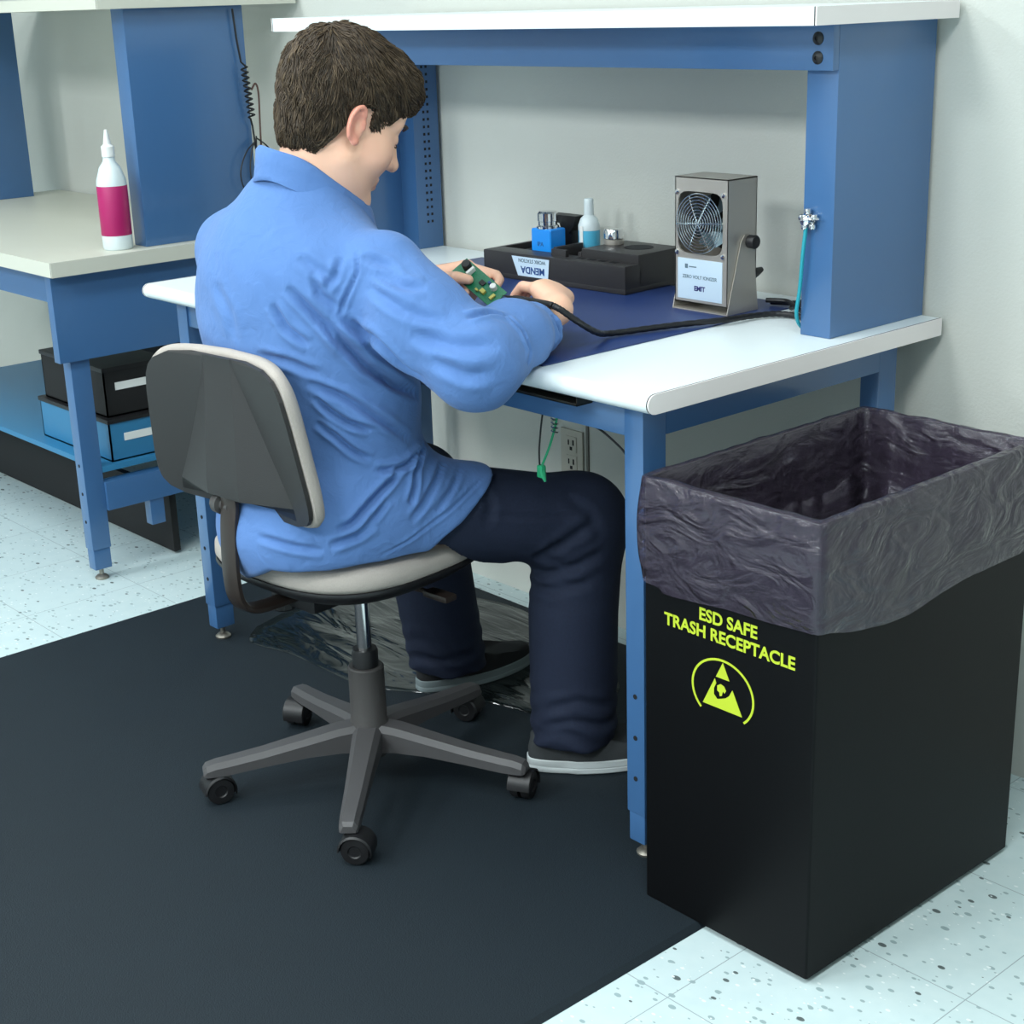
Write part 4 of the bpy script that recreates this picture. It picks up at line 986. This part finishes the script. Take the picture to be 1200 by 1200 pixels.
# coat
co, q = surface_nets(coat_sdf, (-1.05, -.38, .44), (-.16, .30, 1.20), .0033)
co = relax(co, q, 4, .5)
def low_noise(co, nr):
    a = np.sin(co[:, 0]*31+1.3*np.sin(co[:, 2]*23)+co[:, 1]*17)*np.sin(co[:, 2]*27+co[:, 1]*19+.7)+.6*np.sin(co[:, 0]*57+co[:, 2]*49+co[:, 1]*61); return co+nr*(a*.0011)[:, None]
nr = normals(co, q); co = low_noise(co, nr)
bvh = BVHTree.FromPolygons([tuple(p) for p in co], [tuple(int(i) for i in f) for f in q])
FOLDS = [ # (line seen on the cloth, depth, width)
 ([(380, 372), (400, 400), (430, 430), (465, 452), (508, 470)], .010, .010), ([(336, 336), (354, 354), (381, 381), (408, 410)], .0065, .0085), ([(318, 356), (336, 385), (363, 405)], .005, .008),
 ([(397, 372), (435, 394), (469, 426), (500, 447)], .0055, .011), ([(417, 292), (420, 318), (403, 354), (397, 374)], .0032, .0045), ([(350, 300), (375, 318), (400, 330)], .003, .009),
 ([(365, 318), (375, 345), (398, 362)], .0035, .007), ([(480, 390), (530, 405), (585, 404)], .0045, .013), ([(440, 320), (470, 335), (500, 338)], .0035, .010), ([(425, 300), (455, 312), (470, 330)], .003, .008),
 ([(592, 368), (612, 390), (620, 412), (618, 428)], .0055, .0055), ([(545, 372), (575, 366), (598, 372)], .004, .007),
 ([(359, 448), (402, 465), (444, 491), (481, 516)], .0065, .0075), ([(368, 465), (387, 482), (407, 495), (436, 505)], .007, .0065), ([(370, 495), (393, 511), (413, 528), (436, 540)], .0065, .0065),
 ([(300, 415), (340, 425), (375, 440)], .004, .008), ([(472, 546), (455, 567), (436, 587), (413, 613), (394, 622)], .0075, .0065), ([(495, 528), (487, 547), (486, 570), (480, 592)], .0065, .006),
 ([(441, 612), (419, 628), (385, 640)], .005, .007), ([(520, 540), (510, 565), (497, 590), (480, 612)], .004, .007), ([(540, 548), (528, 575), (510, 600)], .003, .006), ([(455, 585), (440, 605), (415, 625)], .004, .006),
 ([(570, 556), (530, 595), (480, 633), (445, 652)], .0022, .0035), ([(300, 628), (340, 640), (380, 646)], .004, .007), ([(290, 245), (310, 290), (330, 320)], .0015, .016), ([(250, 330), (270, 370), (275, 400)], .002, .014),
 ([(646, 368), (657, 390), (648, 420)], .005, .006), ([(430, 335), (470, 362), (520, 380)], .0035, .010), ([(400, 300), (395, 320), (380, 340)], .003, .007), ([(505, 420), (545, 440), (580, 440)], .004, .012)]
for px, a_, w_ in FOLDS: co = fold(co, nr, bvh, px, a_*1.8, w_*.78)
# overlapping vent flap: the upper panel stands proud of the panel below
co = fold(co, nr, bvh, [(506, 480), (506, 498), (496, 524), (476, 545), (455, 551), (436, 551)], .0075, .0050, .9)
co = relax(co, q, 1, .35)
me = mesh_from('lab_coat', co, q); me.materials.append(COAT); coat = link('lab_coat', me, man, label='light blue cotton lab coat')
# collar folded over around the neck
mb = MB(); rows = []; NPH = 56
for (rx, ry, dz) in ((.066, .070, .012), (.0665, .0705, .035), (.068, .072, .0475), (.0715, .0755, .0505), (.0765, .080, .046), (.0775, .083, .028), (.081, .087, .006), (.0825, .089, -.002), (.081, .0875, -.003), (.079, .085, .006), (.0755, .081, .022), (.0705, .076, .030)):
    r_ = []
    for k in range(NPH+1):
        ph = math.radians(-160+320*k/NPH)       # 0 = straight back
        c, s = math.cos(ph), math.sin(ph); fr_t = (1-c)/2
        spread = 1+.12*fr_t**2
        r_.append(mb.bm.verts.new((-.640+rx*s*spread, -.146-ry*c*spread+.030*fr_t, 1.139+dz*(1-.10*fr_t)-.112*fr_t-.012*fr_t**3+.002*math.sin(ph*5+dz*60))))
    rows.append(r_)
for a, b in zip(rows, rows[1:]+rows[:1]):
    for j in range(NPH): mb.bm.faces.new((a[j], a[j+1], b[j+1], b[j]))
mb.bm.faces.new([r[0] for r in rows]); mb.bm.faces.new([r[-1] for r in rows][::-1])
mb.build('collar', COAT, coat, smooth=70)

# jeans
def jeans_sdf(P):
    d = ell(P, (-.63, -.115, .585), (.168, .125, .095))
    for s, sg in (((HIPR, KNR, ANR), 1), ((HIPL, KNL, ANL), -1)):
        up = cap(P, s[0], s[1]+V3(0, 0, -.002), .092, .080); lo = chain(P, [s[1]+V3(0, .0, -.004), (s[1]+s[2])/2+V3(0, -.008, .02), s[2]+V3(0, 0, -.03)], [.082, .084, .081]); lg = smin(up, lo, .045)
        d = smin(d, lg, .05)
    d = smax(d, FM+.056-P[:, 2], .005); seat, a_, b_ = seat_block(P); d = smax(d, -(seat-.001), .010)
    # folds behind the knee and bunching at the hem
    kn = np.minimum(sph(P, KNR+V3(-.02, -.07, -.05), .12), sph(P, KNL+V3(0, -.07, -.05), .12))
    d = d + np.where(kn < 0, .0028*np.sin((P[:, 1]*.6+P[:, 2])*190), 0)*np.clip(-kn/.05, 0, 1)
    hz = np.clip((.23-P[:, 2])/.15, 0, 1); d = d + .0030*hz*np.sin(P[:, 2]*150+3*np.sin(P[:, 0]*30+P[:, 1]*22))
    return d
co, q = surface_nets(jeans_sdf, (-1.0, -.30, .04), (-.25, .44, .72), .0055); co = relax(co, q, 2, .5)
nr = normals(co, q); jb = BVHTree.FromPolygons([tuple(p) for p in co], [tuple(int(i) for i in f) for f in q])
for px, a_, w_ in (([(622, 655), (655, 640), (700, 610)], .006, .009), ([(628, 672), (665, 668), (712, 645)], .005, .009), ([(630, 690), (660, 690), (700, 680)], .004, .009), ([(560, 560), (575, 590), (570, 620)], .003, .009),
                   ([(540, 600), (600, 606), (690, 606)], .0022, .005), ([(640, 830), (680, 822), (720, 830)], .004, .008), ([(630, 850), (670, 846), (715, 850)], .004, .007), ([(490, 770), (520, 775), (560, 765)], .004, .008), ([(660, 580), (690, 600), (705, 630)], .003, .01)):
    co = fold(co, nr, jb, px, a_, w_)
me = mesh_from('jeans', co, q); me.materials.append(DENIM); jeans = link('jeans', me, man, label='dark blue denim jeans')
for (h_, k_, sg) in ((HIPR, KNR, 1), (HIPL, KNL, -1)):   # outer seam stitching
    pass

# shoes
def shoe(heel, toe, upm, solem, name_l):
    hE, tO = Vector((heel[0], heel[1], 0)), Vector((toe[0], toe[1], 0)); ax = (tO-hE); Ln = ax.length; ax.normalize(); nx = Vector((ax.y, -ax.x, 0))
    def outl(sc, n=48):
        out = []
        for k in range(n):
            a = 2*PI*k/n; t = .5-.5*math.cos(a); wv = (.034+.018*math.sin(PI*min(1, t*1.05))**.8*(1 if t > .3 else .75)+.006*t)*abs(math.sin(a))**.55*(1 if math.sin(a) > 0 else -1)
            out.append((t*Ln, wv*sc))
        return out
    def ringz(sc, z, inset=0): 
        return [hE+ax*(Ln*.5+(p[0]-Ln*.5)*(1-inset))+nx*p[1]+Vector((0, 0, z)) for p in outl(sc)]
    root = None
    up = MB(); rg = []
    for k, (z, sc, ins) in enumerate(((.026, .94, .02), (.040, .93, .02), (.056, .84, .05), (.070, .74, .16), (.082, .62, .34), (.092, .55, .50))):
        pts = []
        for p in outl(sc):
            t = p[0]/Ln; top = .046+.058*max(0, 1-max(0, t-.25)/.62)**1.3; zz = min(z, top) if k > 1 else z; sh_ = -.075*max(0, k-2)/3*.6 if ins > .1 else 0
            pts.append(hE+ax*(Ln*.5+(p[0]-Ln*.5)*(1-ins)+sh_)+nx*p[1]+Vector((0, 0, FM+zz)))
        rg.append(pts)
    loft(up, rg); sh_o = up.build('shoe', upm, man, smooth=60, label=name_l)
    loft(MB(), [ringz(.97, FM+.0018, .005), ringz(1.0, FM+.004), ringz(1.0, FM+.0115), ringz(.985, FM+.0125, .004), ringz(.985, FM+.014, .004), ringz(1.0, FM+.015), ringz(.99, FM+.0255, .003), ringz(.95, FM+.027, .015)]).build('sole', solem, sh_o, smooth=35)
SOLE = mat('white_rubber_sole', (196, 204, 204), 0.6)
shoe((-.452, .138), (-.285, .372), mat('grey_canvas', (52, 56, 58), 0.85, bump=(800, .4, .001)), SOLE, 'dark grey canvas shoe with white sole')
shoe((-.872, .205), (-.822, .478), mat('black_canvas', (22, 23, 25), 0.8, bump=(800, .4, .001)), mat('grey_rubber_sole', (120, 132, 134), .6), 'black shoe with grey sole')

# ------------------------------------------------------------------ hair, brows, lashes
HF = [-.14, -.09, -.045, -.030, -.012, .012, .024, .036, .046, .060, .078, .10, .14]; HU = [-.080, -.084, -.072, -.030, .030, .034, -.010, -.012, .016, .034, .050, .060, .072]
def hairline(q): return np.interp(q[:, 1], HF, HU)
def hair_sdf(P):
    q = hl(P); d = ell(q, (0, -.018, .052), (.0835, .112, .1005)); d = smin(d, ell(q, (0, -.048, -.020), (.066, .055, .066)), .03)
    d = smin(d, ell(q, (0, .055, .086), (.062, .054, .050)), .03)
    d = d + .0022*np.sin(q[:, 0]*120+3*np.sin(q[:, 2]*60))*np.sin(q[:, 1]*95+q[:, 2]*70)
    return smax(d, (hairline(q)-q[:, 2])*.75, .010)
HAIR = mat('brown_hair', (52, 42, 32), 0.55, attr='tone', spec=0.35)
co, q = surface_nets(hair_sdf, (-.80, -.28, 1.08), (-.38, .14, 1.42), .0036); co = relax(co, q, 1, .5); nr = normals(co, q)
me = mesh_from('hair', co, q); n = len(co)
base_c = np.array(lin((52, 42, 32)), F32); tone = np.tile(base_c, (n, 1)); at = me.color_attributes.new('tone', 'FLOAT_COLOR', 'POINT'); at.data.foreach_set('color', np.ascontiguousarray(tone).ravel())
me.materials.append(HAIR); hair = link('hair', me, man, label='short thick dark brown hair')
# locks
tri_a = np.linalg.norm(np.cross(co[q[:, 2]]-co[q[:, 0]], co[q[:, 3]]-co[q[:, 1]]), axis=1); fq = (co[q].mean(1).astype(F32)-HC)@HR
okf = (hair_sdf(co[q].mean(1).astype(F32)) > -.004) & (fq[:, 2] > np.interp(fq[:, 1], HF, HU)-.001); tri_a = tri_a*okf; pick = rng.choice(len(q), 9500, p=tri_a/tri_a.sum())
def hgrad(P, e=.002):
    P = P.astype(F32); g = np.stack([hair_sdf(P+V3(*[(e if j == i else 0) for j in range(3)]))-hair_sdf(P-V3(*[(e if j == i else 0) for j in range(3)])) for i in range(3)], 1); return g/np.maximum(np.linalg.norm(g, axis=1), 1e-9)[:, None]
p = co[q[pick]].mean(1).astype(np.float64); NS = 7; ln_ = rng.uniform(.018, .036, len(p)); wd = rng.uniform(.0006, .0014, len(p)); lift = rng.uniform(.0004, .0045, len(p)); jit = rng.normal(0, .22, (len(p), 3))
whorl = hw_(-.005, -.070, .135).astype(float); path = [p.copy()]; nrm = [hgrad(p)]
cl_noise = np.stack([np.sin(p[:, 0]*90+p[:, 2]*70), np.sin(p[:, 1]*85+p[:, 0]*60+1), np.sin(p[:, 2]*95+p[:, 1]*50+2)], 1)*.35
for s in range(1, NS):
    g = hgrad(path[-1]); d = path[-1]-whorl; d /= np.linalg.norm(d, axis=1)[:, None]
    d = d + .50*hf.astype(float)*np.clip(((path[-1]-HC)@hu)/.1, 0, 1)[:, None] - .35*hu.astype(float) + jit + cl_noise
    d -= (d*g).sum(1)[:, None]*g; d /= np.maximum(np.linalg.norm(d, axis=1), 1e-6)[:, None]
    np_ = path[-1]+d*(ln_/(NS-1))[:, None]; sd = hair_sdf(np_.astype(F32)); tgt = lift*(s/(NS-1))**.8+.0006
    inreg = (((np_-HC)@hu) > np.interp((np_-HC)@hf, HF, HU)-.004)
    np_ = np_+g*np.where(inreg, tgt-sd, 0)[:, None]; path.append(np_); nrm.append(g)
path = np.stack(path, 1); nrm = np.stack(nrm, 1); tan = np.gradient(path, axis=1); tan /= np.maximum(np.linalg.norm(tan, axis=2), 1e-9)[..., None]; bi = np.cross(tan, nrm)
taper = np.array([.6, 1, 1, .95, .8, .5, .08])[None, :, None]; W_ = wd[:, None, None]*taper
vs = np.stack([path-bi*W_-nrm*.0012, path+nrm*W_*.55, path+bi*W_-nrm*.0012], 2)      # three-sided strands
NLK = len(p); co2 = vs.reshape(-1, 3); idx = np.arange(NLK*NS*3).reshape(NLK, NS, 3); qq = []
for a in range(3): qq.append(np.stack([idx[:, :-1, a], idx[:, :-1, (a+1) % 3], idx[:, 1:, (a+1) % 3], idx[:, 1:, a]], -1).reshape(-1, 4))
qq = np.concatenate(qq); me = mesh_from('hair_locks', co2, qq)
lt = rng.random(NLK)[:, None]; c1, c2, c3 = [np.array(lin(x), F32) for x in ((46, 37, 28), (78, 64, 48), (98, 82, 62))]; colr = np.where(lt < .8, c1+(c2-c1)*lt/.8, c2+(c3-c2)*(lt-.8)/.2)
tone = np.repeat(colr, NS*3, 0); at = me.color_attributes.new('tone', 'FLOAT_COLOR', 'POINT'); at.data.foreach_set('color', np.ascontiguousarray(tone, F32).ravel()); me.materials.append(HAIR)
lk = link('hair_locks', me, hair, kind='stuff')
BRN = mat('brow_hair', (58, 44, 34), .7)
for s in (-1, 1):
    MB().tube([hw_(s*.014, .1005, .032), hw_(s*.026, .0985, .037), hw_(s*.038, .0895, .036), hw_(s*.046, .080, .031)], [.0022, .0034, .003, .0012], 6).build('eyebrow', BRN, man)
    MB().tube([hw_(s*.022, .0895, .001), hw_(s*.030, .0918, -.0015), hw_(s*.039, .0885, -.0005), hw_(s*.044, .0835, .002)], [.0006, .0012, .0012, .0006], 6).build('eyelashes', BRN, man)

# ================================================================== tool, cord and board in his hands
tl_ = thing('soldering_tool', (-.44, .15, H), 'black pen-shaped tool on a thick black cord in his right hand', 'tool')
A_, B_ = Vector((-.485, .149, .910)), Vector((-.311, .101, .921)); dv = (A_-B_).normalized()
MB().tube([B_, B_+dv*.004, B_+dv*.03, B_+dv*.125, B_+dv*.145], [.004, .0062, .0066, .0062, .0045], 12).build('handle', M['black'], tl_)
MB().tube([B_+dv*.145, B_+dv*.165, B_+dv*.19], [.0032, .0024, .0008], 8).build('tip', M['cord'], tl_)
cp = spline([B_-dv*.002, (-.296, .107, .914), (-.290, .135, .893), (-.302, .190, .864), (-.325, .245, HD+.0084), (-.306, .315, HD+.0078), (-.284, .385, HD+.0078), (-.252, .462, HD+.0078), (-.246, .53, zc+.002), (-.225, .572, zc+.002), (-.19, .585, zc+.001), (-.145, .572, zc+.001), (-.114, .56, zc+.001)], 10)
MB().tube(cp, [.0058 if i % 3 else .0051 for i in range(len(cp))], 10).build('cord', M['cord'], tl_)

bd_ = thing('circuit_board', (-.60, .17, .92), 'small green circuit board with parts held in his left hand', 'circuit board')
def bbox(lo, hi, bev=.0004): 
    b2 = MB(); b2.box(lo, hi, bev); 
    for v in b2.bm.verts: v.co = (Matrix.Translation(cB) @ RB) @ v.co
    return b2
hl2 = (pb_-pa).length/2
bbox((-hl2, -.0205, -.0009), (hl2, .0205, .0009)).build('board', M['pcb'], bd_, smooth=0)
MB().lathe([(.0001, .0011), (.0085, .0011), (.0085, .015), (.0075, .0165), (.0001, .0165)], 20, Matrix.Translation(cB) @ RB @ Matrix.Translation((-.040, .008, 0))).build('capacitor', M['black'], bd_)
MB().lathe([(.0001, .0011), (.006, .0011), (.006, .011), (.005, .012), (.0001, .012)], 20, Matrix.Translation(cB) @ RB @ Matrix.Translation((.034, .010, 0))).build('capacitor', M['white'], bd_)
bbox((-.028, -.004, .0011), (-.023, .014, .012)).build('connector', M['white'], bd_)
for (x, y, a, b, h_, m_) in ((.008, .004, .012, .009, .003, M['black']), (-.012, -.010, .009, .009, .003, M['pcb']), (.024, -.008, .010, .008, .006, M['pcb2']), (.046, -.004, .006, .012, .004, M['pcb2']), (.012, -.013, .006, .004, .005, M['pcb2']), (.020, .012, .005, .005, .006, M['ink']), (-.044, -.012, .010, .006, .002, M['black'])):
    bbox((x-a/2, y-b/2, .0011), (x+a/2, y+b/2, .0011+h_)).build('chip', m_, bd_, smooth=0)
# ------------------------------------------------------------------ light
def area(name, loc, size, energy, col=(1, 1, 1), target=None):
    l = bpy.data.lights.new(name, 'AREA'); l.shape = 'RECTANGLE'; l.size, l.size_y = size; l.energy = energy; l.color = col
    o = bpy.data.objects.new(name, l); COL.objects.link(o); o.location = loc
    if target is not None: o.rotation_euler = (Vector(target)-Vector(loc)).to_track_quat('-Z', 'Y').to_euler()
    return o
CW = (0.93, 0.985, 1.0)
for x, y, e in ((-2.3, -0.9, 20), (-0.6, -0.9, 20), (1.1, -0.9, 26), (-2.3, -3.3, 72), (-0.6, -3.3, 72), (1.1, -3.3, 62)):
    area('ceiling_troffer_lamp', (x, y, ZC-.02), (.6, 1.2), e, CW)
w = bpy.data.worlds.new('world'); S.world = w; w.use_nodes = True
w.node_tree.nodes['Background'].inputs[0].default_value = (.85, .93, 1, 1); w.node_tree.nodes['Background'].inputs[1].default_value = 0.3

S.view_settings.view_transform = 'Standard'; S.view_settings.look = 'None'; S.view_settings.gamma = 1.0; S.view_settings.use_curve_mapping = False
S.view_settings.exposure = 0.20
S.cycles.use_denoising = True
S.cycles.max_bounces = 8; S.cycles.transparent_max_bounces = 12
